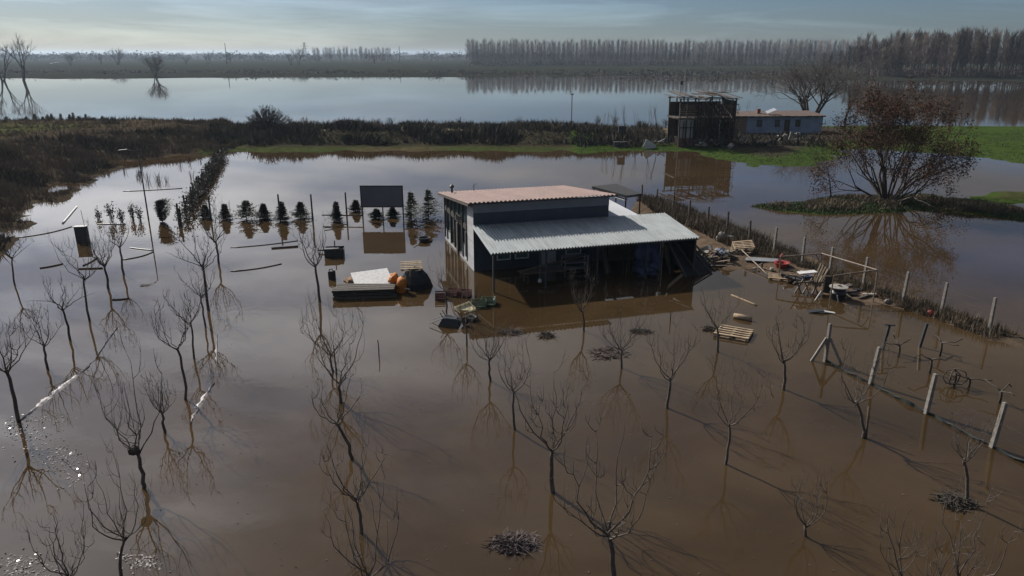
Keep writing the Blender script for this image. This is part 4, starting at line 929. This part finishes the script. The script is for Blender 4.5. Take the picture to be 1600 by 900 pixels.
blades('fence_reeds', 1300, area(P_ridge, -.05, ridge_keep), .3, 1.0, .03, hedge, .4, 5, 19); tag(bpy.data.objects['fence_reeds'], 'dark green weeds growing along the fence bank', 'weeds')
def stake_sample(rg):
    f = rg.random(); p_ = s0.lerp(s1, f); return (p_.x+rg.gauss(.2, .35), p_.y+rg.gauss(0,.3), 1.0) if HT(p_.x, p_.y) < .4 else None
rg = random.Random(77); m = MB()
for k in range(5200):
    f = rg.random()**.8; p_ = s0.lerp(s1, f); gap = fn(f*40, 0, 1, 3)
    if gap < -.25: continue
    c_ = p_ + Vector((rg.gauss(.25,.3), rg.gauss(0,.4), rg.uniform(0, 1.15)*(.6+.6*max(0, gap)+.25))); u = Vector((rg.uniform(-1,1), rg.uniform(-1,1), rg.uniform(-.2,1))).normalized()*rg.uniform(.1,.3); v = u.orthogonal().normalized()*.05
    m.tri(c_-v, c_+v, c_+u)
o = m.build('flooded_hedge', hedge); tag(o, 'dark hedge growing along the row of stakes', 'hedge', kind='stuff')
# twiggy half-drowned shrubs
def twig_shrub(label, px, py, h, rad, n_, seed, m_=hedge, group=None, leafy=True):
    rg = random.Random(seed); p_ = GL(px, py); t_ = thing('flooded_shrub', label, 'shrub', p_, 0, group); m = MB(); lf = MB()
    for k in range(n_):
        a_ = rg.uniform(0, 6.3); r_ = rad*rg.random(); q_ = Vector((math.cos(a_)*r_, math.sin(a_)*r_, h*rg.uniform(.5, 1)))
        pts = [Vector((q_.x*.3, q_.y*.3, -.2)), q_*.6+Vector((rg.uniform(-.1,.1), 0, 0)), q_]; m.tube(pts, [.02,.014,.006], 3)
        if leafy:
            for _ in range(14):
                g = rg.uniform(.35, 1); c_ = pts[0].lerp(q_, g)+Vector((rg.gauss(0,.08), rg.gauss(0,.08), rg.gauss(0,.08))); u = Vector((rg.uniform(-1,1), rg.uniform(-1,1), rg.uniform(0,1))).normalized()*.13; v = u.orthogonal().normalized()*.045; lf.tri(c_-v, c_+v, c_+u)
    m.build('stems', bark_dark, t_); 
    if leafy: lf.build('foliage', m_, t_)
    return t_
for i, (x, y, h, r_, n_, lb) in enumerate(((176,346,1.5,.5,10,'dark leafy shrub half drowned beside the white pipe'),(190,347,1.3,.4,8,'second dark leafy shrub half drowned by the white pipe'),(208,343,1.5,.6,9,'thin twiggy shrub in the flood left of the lamp post'),(220,345,1.2,.4,7,'small twiggy shrub at the foot of the lamp post'),(155,343,.9,.3,6,'little drooping shrub left of the leafy ones'))):
    twig_shrub(lb, x, y, h, r_, n_, 500+i, needles2 if i < 2 else hedge)
rg = random.Random(91); p_ = GL(420, 208); t_ = thing('round_bush', 'dense round dark bare bush on the levee', 'bush', p_); m = MB(); lf = MB()
for k in range(230):
    a_ = rg.uniform(0, 6.3); r_ = 3.5*math.sqrt(rg.random()); q_ = Vector((math.cos(a_)*r_, math.sin(a_)*r_, 4.3*math.sqrt(max(.05, 1-(r_/3.7)**2))*rg.uniform(.75, 1)))
    pts = [Vector((q_.x*.12, q_.y*.12, -.2)), q_*.55+Vector((rg.uniform(-.3,.3), rg.uniform(-.3,.3), .2)), q_]; m.tube(pts, [.06,.03,.012], 3)
    for _ in range(10):
        c_ = pts[1].lerp(q_, rg.random()); u = Vector((rg.uniform(-1,1), rg.uniform(-1,1), rg.uniform(0,1.2))).normalized()*rg.uniform(.3,.7); v = u.orthogonal().normalized()*.022; lf.tri(c_-v, c_+v, c_+u)
m.build('stems', bark_dark, t_); lf.build('twigs', bark_dark, t_)
for i in range(16):
    x = rng.uniform(190, 330); y = rng.uniform(250, 285); twig_shrub('sparse dry weed clump standing in the flood off the left embankment', x, y, rng.uniform(.5, 1.1), rng.uniform(.3, .8), 9, 540+i, hedge, 'drowned weed clumps', False)
for i, x in enumerate((455, 478, 497, 530, 562, 590, 612, 640, 676, 720, 760, 812, 935, 960, 1000, 1040)):
    twig_shrub('scraggy bare bush on the levee crest against the lake', x, 197 if x < 900 else 196, rng.uniform(.9, 2.0), rng.uniform(.6, 1.3), 16, 600+i, hedge, 'bushes on the levee crest', True)

# ------------------------------------------------------------------ ruined house and its yard
rp_ = GL(1104, 226); rp_.z = HT(rp_.x, rp_.y); X0 = -4.0
rh = thing('ruined_house', 'derelict two-storey timber house with ragged roof by the lake', 'house', rp_, R(8)); rg = random.Random(31)
hT = ZT(rp_, 150) - rp_.z
for x in (-3.9, -3.0, -1.9, 0.1, 2.0, 3.6):
    for y in (0, 4.2): MB().bar((x, y, -.4), (x+rg.uniform(-.1,.1), y, hT-.25), .16).build('post', wood_dark, rh)
for y in (-.12, 4.3):
    for z in (hT*.36, hT*.55, hT-.35): MB().bar((-4.2, y, z), (3.8, y, z+rg.uniform(-.12,.12)), .12).build('beam', wood_dark, rh)
for k in range(7): MB().bar((-3.9+rg.uniform(-.3,.1), -.2-.01*k, hT*.56+k*.28), (-1.9+rg.uniform(-.2,.5), -.2-.01*k, hT*.56+k*.28+rg.uniform(-.08,.08)), .05, .12).build('rail', wood, rh)
for k in range(22):
    x = -1.7 + k*.24; z0 = .0 if k % 5 else hT*.3; z1 = hT*rg.uniform(.82, .97) if k % 7 else hT*.6
    MB().bar((x, -.22, z0), (x+rg.uniform(-.05,.05), -.22, z1), .21, .03, up=(1,0,0)).build('plank', wood_dark if rg.random() < .75 else wood, rh)
MB().box(-3.85, -1.95, .2, .3, .9, hT*.52).build('white_wall', plaster, rh)
MB().box(-3.85, -1.95, .15, .26, -.3, .88).build('red_wall', brick_red, rh)
for x in (-3.4, -2.4): MB().box(x, x+.12, .05, .14, .2, hT*.5).build('stud', wood_dark, rh)
MB().box(3.5, 3.62, .2, 4.1, -.3, hT*.9).build('side_wall', wood_dark, rh)
MB().box(-3.8, 3.4, 4.32, 4.42, -.3, hT*.85).build('rear_wall', wood_dark, rh)
MB().box(-4.1, 3.5, .32, 4.1, hT*.53, hT*.56).build('upper_floor', wood_dark, rh)
for k in range(26):
    x = -4.4 + k*.33; zz_ = hT - .15 + .25*math.sin(k*.5) + rg.uniform(-.1, .12)
    MB().bar((x, -.9+rg.uniform(-.3,.2), zz_), (x+rg.uniform(-.2,.2), 5.0+rg.uniform(-.2,.4), zz_+.35+rg.uniform(-.1,.1)), .32, .04).build('roof_board', rg.choice([wood_dark, wood_dark, roof_rust]), rh)
for k in range(5): MB().bar((-4.6+rg.uniform(0,4), -1.0+k*.5, hT+.25), (1.0+rg.uniform(0,3), -.6+k*.8, hT+.3+rg.uniform(0,.3)), .14, .05).build('roof_batten', wood, rh)
MB().tube([(-3.4, 2, hT), (-3.4, 2, hT+1.9)], .03, 5).build('flagpole', steel_dark, rh); MB().quadbox((-3.25, 2, hT+1.6), (.15,0,0), (0,.01,0), (0,0,.25)).build('flag', black_pl, rh)
MB().bar((-5.0, -.3, hT*.56), (-3.9, -.3, hT*.56), .5, .06).build('balcony_board', wood_dark, rh)
m = MB()
for k in range(2600):
    x = rg.uniform(-1.8, 3.9); z = hT*.85*rg.random()**1.2; c_ = Vector((x, -.45-rg.random()*.6*(1-z/hT), z)); u = Vector((rg.uniform(-1,1), rg.uniform(-.6,.2), rg.uniform(-1,1))).normalized()*rg.uniform(.1,.35); v = u.orthogonal().normalized()*.04; m.tri(c_-v, c_+v, c_+u)
o = m.build('creeper', vine_dark, rh); tag(o, kind='stuff')
lp_ = GL(1215, 208); lp_.z = HT(lp_.x, lp_.y)
lh = thing('low_house', 'low pale blue house with brown roof beside the ruin', 'house', lp_, R(4)); hh = ZT(lp_, 182)-lp_.z; hw_ = 6.9
MB().box(-hw_*.72, hw_, 0, .25, -.4, hh).build('front_wall', pale_blue, lh); MB().box(-hw_, -hw_*.72-.003, -.05, .22, -.4, hh-.05).build('annex_wall', wood, lh)
for x in (-hw_+.01, hw_-.26): MB().box(x, x+.25, .26, 4.7, -.4, hh).build('gable_wall', pale_blue, lh)
MB().box(-hw_+.27, hw_-.27, 4.45, 4.7, -.4, hh-.01).build('rear_wall', pale_blue, lh)
for x in (-3.4, -.6, 2.6):
    wn = ring((x, -.05, hh*.38), (x+.8, -.05, hh*.82), 1, .08, .05).build('window', wood_dark, lh); MB().box(x+.06, x+.74, -.03, -.004, hh*.41, hh*.79).build('pane', glass, wn)
dr2 = MB().box(.9, 1.75, -.04, -.002, -.3, hh*.82).build('door', wood_dark, lh)
NR = 13
for k in range(NR):
    x = -hw_-.3 + k*(2*hw_+.6)/NR; MB().quadbox((x+.49, 2.35, hh+.24+rng.uniform(-.02,.03)), (.475,0,0), (0,2.85,.18), (0,0,.05)).build('roof_slab', roof_rust, lh)
MB().box(-hw_-.2, hw_+.2, -.42, -.36, hh-.06, hh+.06).build('eaves_board', wood_dark, lh)
ch = MB().box(-2.6, -2.1, 2.2, 2.7, hh+.2, hh+1.0).build('chimney', brick_red, lh)
MB().quadbox((-.9, 1.2, hh+.75), (.7,.1,.25), (0,.6,.1), (0,0,.03)).build('solar_panel', roof_grey, lh)
# yard clutter: sheds, drums, scrap heaps
def scrap(label, px, py, w_, h, n_, seed, mats_, group=None):
    rg = random.Random(seed); p_ = GL(px, py); t_ = thing('scrap_heap', label, 'heap', p_, 0, group)
    for k in range(n_):
        a_ = Vector((rg.uniform(-w_,w_), rg.uniform(-.6,.6), rg.uniform(0, h*.5))); b_ = a_ + Vector((rg.uniform(-1,1), rg.uniform(-.4,.4), rg.uniform(-.2,1)*h*.7)); b_.z = max(0.02, min(h, b_.z))
        MB().bar(a_, b_, rg.uniform(.08, .4), rg.uniform(.03, .15)).build('scrap_piece', rg.choice(mats_), t_)
DK = [wood_dark, wood_dark, steel_dark, hedge, black_pl, rubble]
for i, (x, y, w_, h, n_) in enumerate(((1010,228,1.6,1.3,16),(1055,226,1.8,1.5,18),(1085,229,1.5,1.2,14),(1120,230,2.2,1.4,20),(1160,228,2.0,1.6,20),(1195,229,2.0,1.2,18),(1230,226,2.2,1.7,20),(1262,224,1.6,1.5,14))):
    scrap('dark tangled scrap heap in the yard before the ruin and low house', x, y, w_, h, n_, 700+i, DK, 'scrap heaps in the yard')
t_ = thing('water_tank', 'black square tank on a stand left of the ruin', 'tank', GL(971, 222)); MB().box(-.5, .5, -.5, .5, 1.3, 2.2).build('tank', black_pl, t_)
for sx in (-.4, .4):
    for sy in (-.4, .4): MB().bar((sx, sy, -.2), (sx, sy, 1.3), .1).build('leg', wood_dark, t_)
for i, (x, y) in enumerate(((962, 232), (966, 231.5), (971, 232), (977, 231.5))):
    o = MB().lathe([(.3,0),(.32,.3),(.3,.85),(.26,.88)], 10).build('drum', steel_dark); o.location = GL(x, y); tag(o, 'dark drum in the row on the shore left of the ruin', 'drum', 'drums on the shore')
o = MB().quadbox((0,0,.4), (.9,0,0), (0,.15,.5), (0,0,.04)).build('white_board', white_pl); o.location = GL(1012, 232); o.rotation_euler = (.3,.5,.4); tag(o, 'pale board leaning on the scrap left of the ruin', 'board')
for i, (x, y) in enumerate(((1100, 231), (1142, 232), (1247, 214), (1010, 226))):
    m = MB(); m.blob((0,0,.3), .4, .35, .4, 9, 6, .2); o = m.build('sack', rubble); o.location = GL(x, y); tag(o, 'pale sack lying among the dark scrap heaps', 'sack', 'pale sacks in the yard')

# ------------------------------------------------------------------ far shore: poplars, woods, masts
def poplar_mesh(seed, h, m_, nb=60, spread=.11, rad=.16):
    rg = random.Random(seed); m = MB(); m.tube([(0,0,-.5), (rg.uniform(-.3,.3),0,h*.5), (0,0,h)], [rad*1.4, rad, .05], 5)
    for k in range(nb):
        z = h*(.22+.72*rg.random()); a_ = rg.uniform(0, 6.3); ln = h*rg.uniform(.10, .26)*(1.1-.5*z/h); s_ = spread*rg.uniform(.5, 1.4)*h*.5*(1.1-z/h*.7)
        q_ = Vector((math.cos(a_)*s_, math.sin(a_)*s_, z+ln)); m.tube([(0,0,z), (q_.x*.6, q_.y*.6, z+ln*.4), q_], [rad*.5, rad*.38, rad*.2], 3, False)
    return m.mesh('poplar', m_)
PV = [poplar_mesh(800+i, 25, bark_pop, 150, .24, .13) for i in range(6)]
rg = random.Random(41)
for k in range(285):
    x = -43 + k*1.46 + rg.uniform(-.8,.8); y = 745 + rg.uniform(-3, 3) + (k % 3)*7
    o = put('poplar', PV[k % 6], None, (x, y, HT(x, y)), (0, 0, rg.uniform(0, 6))); q_ = rg.uniform(.82, .98)-.07*max(0, noise.noise(Vector((k*.09, 3, 0)))); wd_ = rg.uniform(.8, 1.5); o.scale = (wd_, wd_, q_); o.rotation_euler.x = R(rg.uniform(-2, 2)); o.rotation_euler.y = R(rg.uniform(-2.2, 2.2)); tag(o, 'bare grey poplar in the long even plantation row across the lake', 'poplar', 'poplar plantation row')
for k in range(40):
    x = -262 + k*2.6 + rg.uniform(-.8,.8); y = 1010 + rg.uniform(-8, 8)
    o = put('poplar', PV[k % 6], None, (x, y, HT(x, y)), (0, 0, rg.uniform(0, 6))); q_ = rg.uniform(.62, .80); o.scale = (1.1, 1.1, q_); tag(o, 'bare poplar in the short distant row near the pylon', 'poplar', 'short distant poplar row')
WV = [poplar_mesh(830+i, 22, bark_wood, 130, .22, .17) for i in range(6)]
for k in range(290):
    f = rg.random(); x = 190 + f*155 + rg.uniform(-8,8); y = 388 + rg.random()**1.3*75 - (x-195)*.12
    q_ = rg.uniform(.88, 1.08)*(min(1, .55+f*3))
    o = put('woodland_tree', WV[k % 6], None, (x, y, max(-.2, HT(x, y))), (0, 0, rg.uniform(0, 6))); o.scale = (1.2, 1.2, q_); tag(o, 'tall bare tree in the dense brown wood beside the lake', 'tree', 'trees of the brown lakeside wood')
def leaf_mass(name, label, spots, m_, n_per, tri_, seed, cat='wood'):
    rg = random.Random(seed); m = MB()
    for (x, y, z, rx, rz) in spots:
        for _ in range(n_per):
            v = Vector((rg.gauss(0,.45), rg.gauss(0,.45), rg.gauss(0,.42))); c_ = Vector((x+v.x*rx, y+v.y*rx, max(z-rz*.9, z+v.z*rz))); u = Vector((rg.uniform(-1,1), rg.uniform(-1,1), rg.uniform(-.3,1))).normalized()*tri_*rg.uniform(.5,1.2); w2 = u.orthogonal().normalized()*tri_*.28; m.tri(c_-w2, c_+w2, c_+u)
    o = m.build(name, m_); return tag(o, label, cat, kind='stuff')
m = MB()
for k in range(3200):
    x, y = rg.uniform(-40, 375), rg.uniform(762, 830); h_ = rg.uniform(14, 22); q_ = Vector((rg.uniform(-.8,.8), rg.uniform(-.8,.8), h_)); b0 = Vector((x, y, .5)); m.tube([b0, b0+q_*.5+Vector((rg.uniform(-.4,.4),0,0)), b0+q_], [.16,.11,.04], 3, False)
tag(m.build('plantation_depth', bark_pop), 'mass of bare poplar stems deeper in the plantation', 'wood', kind='stuff')
farwood = mat('far_wood_foliage', (.045, .045, .04), (.07, .065, .055), .9, .02)
sp = []
for k in range(900):
    y = rg.uniform(1150, 3000); x = rg.uniform(-.78, .78)*y; hgt = rg.uniform(7, 15); sp.append((x, y, hgt*.55, rg.uniform(9, 26), hgt*.6))
leaf_mass('distant_wood', 'hazy line of distant trees along the horizon', sp, farwood, 46, 4.0, 51)
sp = [(rg.uniform(195, 340), 0, 0, 0, 0) for _ in range(150)]
sp = [(x, 386+rg.uniform(0, 60)-(x-195)*.12, 2.0, rg.uniform(4, 8), 3.2) for (x, *_ ) in sp]
leaf_mass('wood_undergrowth', 'brown undergrowth at the foot of the lakeside wood', sp, mat('wood_undergrowth', (.05,.038,.034), (.075,.055,.048), .9, .1), 60, 1.2, 52)
sp = [(-45+rg.uniform(0, 420), 752+rg.uniform(-5, 14), 2.5, rg.uniform(5, 9), 4.5) for _ in range(150)]
leaf_mass('plantation_undergrowth', 'dark undergrowth below the poplar row', sp, farwood, 40, 1.8, 53)
sp = [(rg.uniform(-330, 200), 432+rg.uniform(-6, 90), .9, rg.uniform(4, 12), 1.2) for _ in range(170)] + [(rg.uniform(60, 190), 400+rg.uniform(-8, 60), 1.2, rg.uniform(5, 10), 2.2) for _ in range(70)]
leaf_mass('shore_scrub', 'low scrub along the far lake shore', sp, mat('shore_scrub', (.03,.03,.026), (.055,.045,.037), .9, .1), 40, 1.1, 54)
# single trees across the lake
for i, (px, yb, yt, st, lb) in enumerate(((36,126,56,2,'tall bare tree with forked trunk standing in the far lake'),(5,127,60,2,'bare tree at the lake edge beside the forked one'),(243,121,84,8,'round bushy tree standing in the lake by the far shore'))):
    p_ = G(px, yb); bare_tree(lb, p_, ZT(p_, yt), 900+i, bark_dark, st, .7 if i == 2 else .5, None, 5, 'lake_tree', 1.3, 'tree', .12)
for i, (px, yb, h_) in enumerate(((185,103,19),(110,104,14),(291,101,13),(326,101,15),(362,101,13),(455,103,14),(467,102,19),(160,102,12),(585,101,12))):
    p_ = G(px, yb); p_.z = HT(p_.x, p_.y); bare_tree('hazy bare tree in the fields beyond the lake', p_, h_, 930+i, bark_dark, 4, .7, 'field trees beyond the lake', 4, 'field_tree', 1.6, 'tree', .1)
for px, yt, D_, lb in ((355, 67, 800, 'thin tall mast rising above the fields beyond the lake'), (625, 72, 900, 'slim mast between short poplar row and long plantation')):
    x = (px-800)/FPX*D_*1.0; x = G(px, 102).x/G(px, 102).y*D_; o = MB().tube([(0,0,-1), (0,0,ZT(Vector((x, D_, 0)), yt))], [.6,.3], 6).build('mast', steel_dark); o.location = (x, D_, 0); tag(o, lb, 'mast')
x = G(478, 102).x/G(478, 102).y*1300; py_ = thing('power_pylon', 'distant lattice power pylon beside the short poplar row', 'pylon', (x, 1300, 0)); hp_ = ZT(Vector((x, 1300, 0)), 66)
for sx in (-1, 1):
    for sy in (-1, 1): MB().bar((sx*3.4, sy*3.4, -1), (sx*.5, sy*.5, hp_), .35).build('leg', steel_dark, py_)
for z, wd in ((hp_*.95, 4), (hp_*.8, 6), (hp_*.66, 5)): MB().bar((-wd, 0, z), (wd, 0, z), .5).build('cross_arm', steel_dark, py_)
for k in range(6):
    z0, z1 = hp_*k/6.5, hp_*(k+1)/6.5; w0, w1 = 3.4-2.9*k/6.5, 3.4-2.9*(k+1)/6.5
    for sg in (-1, 1): MB().bar((-w0*sg, -w0, z0), (w1*sg, -w1, z1), .25).build('lattice_bar', steel_dark, py_)
# flooded ditch shining in the far fields
m = MB(); pts = [(78,101.5),(84,100.2),(92,98.9),(101,97.9),(112,97.2),(124,96.8),(136,96.6)]; wd = [1.2,1.5,1.3,1.0,.7,.5,.25]
L_ = [G(x, y+w_*.5) for (x, y), w_ in zip(pts, wd)]; U_ = [G(x, y-w_*.5) for (x, y), w_ in zip(pts, wd)]
for a_, b_ in zip(L_, U_): m.v += [Vector((a_.x, a_.y, 0)), Vector((b_.x, b_.y, 0))]
for i in range(len(pts)-1): m.f.append((2*i, 2*i+2, 2*i+3, 2*i+1))
dz_ = max(HT(v.x, v.y) for v in m.v) + .25
for v in m.v: v.z = dz_
o = m.build('flooded_ditch', wmat); tag(o, kind='structure')

# ------------------------------------------------------------------ foam streaks and floating litter
foam = mat('sun_reflection_foam', (.36, .33, .325), (.17, .15, .14), .5, 5)  # pinkish white paints the sunlit reflection along the foam lines
def foam_streak(label, path, w0, seed):
    rg = random.Random(seed); P_ = [G(*p_) for p_ in path]; o_ = P_[0].copy(); m = MB()
    n_ = 34
    for k in range(n_+1):
        g = k/n_*(len(P_)-1); i = min(int(g), len(P_)-2); p_ = P_[i].lerp(P_[i+1], g-i)-o_; d_ = (P_[i+1]-P_[i]).normalized(); s_ = Vector((-d_.y, d_.x, 0)); wd_ = w0*math.sin(math.pi*min(.97, max(.03, k/n_)))**.8*(.85+.7*noise.noise(Vector((k*.35, seed*3.1, 0))))
        m.v += [p_+Vector((0,0,-.02)), p_+s_*wd_*.4+Vector((0,0,.03+rg.uniform(0,.03))), p_+s_*wd_+Vector((0,0,-.02))]
    for k in range(n_): m.f += [(3*k, 3*k+3, 3*k+4, 3*k+1), (3*k+1, 3*k+4, 3*k+5, 3*k+2)]
    o = m.build('foam_streak', foam); o.location = o_; return tag(o, label, 'foam')
foam_streak('broad foam streak painted with sun reflection, caught along the left orchard row', [(33,657),(75,628),(110,600),(141,572)], .42, 1)
foam_streak('thin foam line painted with sun reflection, trailing up to the dark knot', [(150,561),(168,535),(184,512)], .10, 2)
foam_streak('foam streak painted with sun reflection beside the second orchard row', [(298,663),(318,632),(336,598)], .30, 3)
foam_streak('narrow foam line painted with sun reflection above the second streak', [(339,578),(341,550),(340,522)], .14, 4)
chipm = mat('wet_leaf_litter', (.42, .39, .36), (.10, .085, .07), .12, 30)
rg = random.Random(61); m = MB()
for (cx, cy, sx, sy, n_) in ((45,682,40,30,150),(90,715,35,25,150),(20,665,25,12,70),(115,745,20,25,60),(225,880,25,14,110),(195,870,16,8,40),(40,885,40,18,170),(60,655,60,6,60)):
    for _ in range(n_):
        p_ = G(rg.gauss(cx, sx*.55), rg.gauss(cy, sy*.5)); s_ = rg.uniform(.015, .055); u = Vector((rg.uniform(-1,1), rg.uniform(-1,1), rg.uniform(-.35,.35))).normalized(); v = Vector((-u.y, u.x, rg.uniform(-.3,.3))).normalized()
        p_.z = .012; m.quad(p_-u*s_, p_-v*s_*.6, p_+u*s_, p_+v*s_*.6)
o = m.build('floating_leaves', chipm); tag(o, 'glinting wet leaf litter floating among the left orchard rows', 'leaf litter', kind='stuff')
m = MB()
for _ in range(420):
    p_ = G(rg.uniform(250, 1600), rg.uniform(520, 900)); s_ = rg.uniform(.015, .05); u = Vector((rg.uniform(-1,1), rg.uniform(-1,1), rg.uniform(-.2,.2))).normalized(); v = Vector((-u.y, u.x, rg.uniform(-.2,.2))).normalized()
    p_.z = .012; m.quad(p_-u*s_, p_-v*s_*.5, p_+u*s_, p_+v*s_*.5)
o = m.build('drifting_specks', bark_dark); tag(o, 'dark specks of leaf and twig drifting on brown water', 'leaf litter', kind='stuff')

# litter stranded on the mud along the fence
rg = random.Random(71)
for k in range(30):
    f = rg.random(); a_ = Vector((1075, 395)).lerp(Vector((1420, 474)), f); p_ = GL(a_.x+rg.uniform(-14, 14), a_.y+rg.uniform(-8, 7)); ln = rg.uniform(.15, .55)
    d_ = Vector((rg.uniform(-1,1), rg.uniform(-1,1), rg.uniform(-.1,.25))).normalized(); kind_ = k % 3
    if kind_ == 0: o = MB().bar(-d_*ln, d_*ln, rg.uniform(.06,.14), .03).build('loose_board', wood if k % 2 else wood_dark); lb, ct_ = 'loose board stranded on the mud along the fence', 'board'
    elif kind_ == 1: m = MB(); m.blob((0,0,.06), rg.uniform(.1,.22), rg.uniform(.1,.2), rg.uniform(.07,.14), 8, 5, .25, rg); o = m.build('stone', rg.choice([rubble, concrete])); lb, ct_ = 'lump of rubble stranded on the mud along the fence', 'stone'
    else: o = MB().tube([-d_*ln, Vector((0,0,.06)), d_*ln], [.03,.028,.015], 5).build('branch', bark_dark); lb, ct_ = 'crooked branch stranded on the mud along the fence', 'branch'
    o.location = p_ + Vector((0,0,.05)); tag(o, lb, ct_, 'stranded '+ct_+' litter')
for i, (x, y, w_, h, n_) in enumerate(((1082,408,.7,.7,12),(1098,414,.8,.55,12),(1132,404,.7,.5,10),(1245,440,.6,.5,9),(1330,462,.6,.35,8))):
    scrap(('tangle of dark scrap at the canopy end post','tangle of dark scrap before the rubble heap','dark scrap between rubble heap and pallet stack','dark scrap heaped beside the trestle','low scrap tangle on the mud under the pipe rails')[i], x, y, w_, h, n_, 760+i, [wood_dark, wood_dark, steel_dark, rubble, wood, black_pl, blue_tarp], None)
blades('yard_scrub', 2600, area(P_yard, .05, lambda x, y, h, rg: (.7+.8*max(0, fn(x,y,.4,5))) if 8 < x < 46 and 97 < y < 109 and fn(x,y,.25,8) > -.15 and h > .2 else 0), .3, 1.2, .06, hedge, .6, 5, 23)
tag(bpy.data.objects['yard_scrub'], 'dark scrub in the yard around the ruin', 'scrub')
blades('bank_dry_grass', 3500, area(P_left, .05, lambda x, y, h, rg: .9 if vis(x,y) and fn(x,y,.25,14) > .05 else 0), .25, .7, .03, reed, .9, 3, 24)
tag(bpy.data.objects['bank_dry_grass'], 'pale dry grass tufts on the left embankment', 'grass')
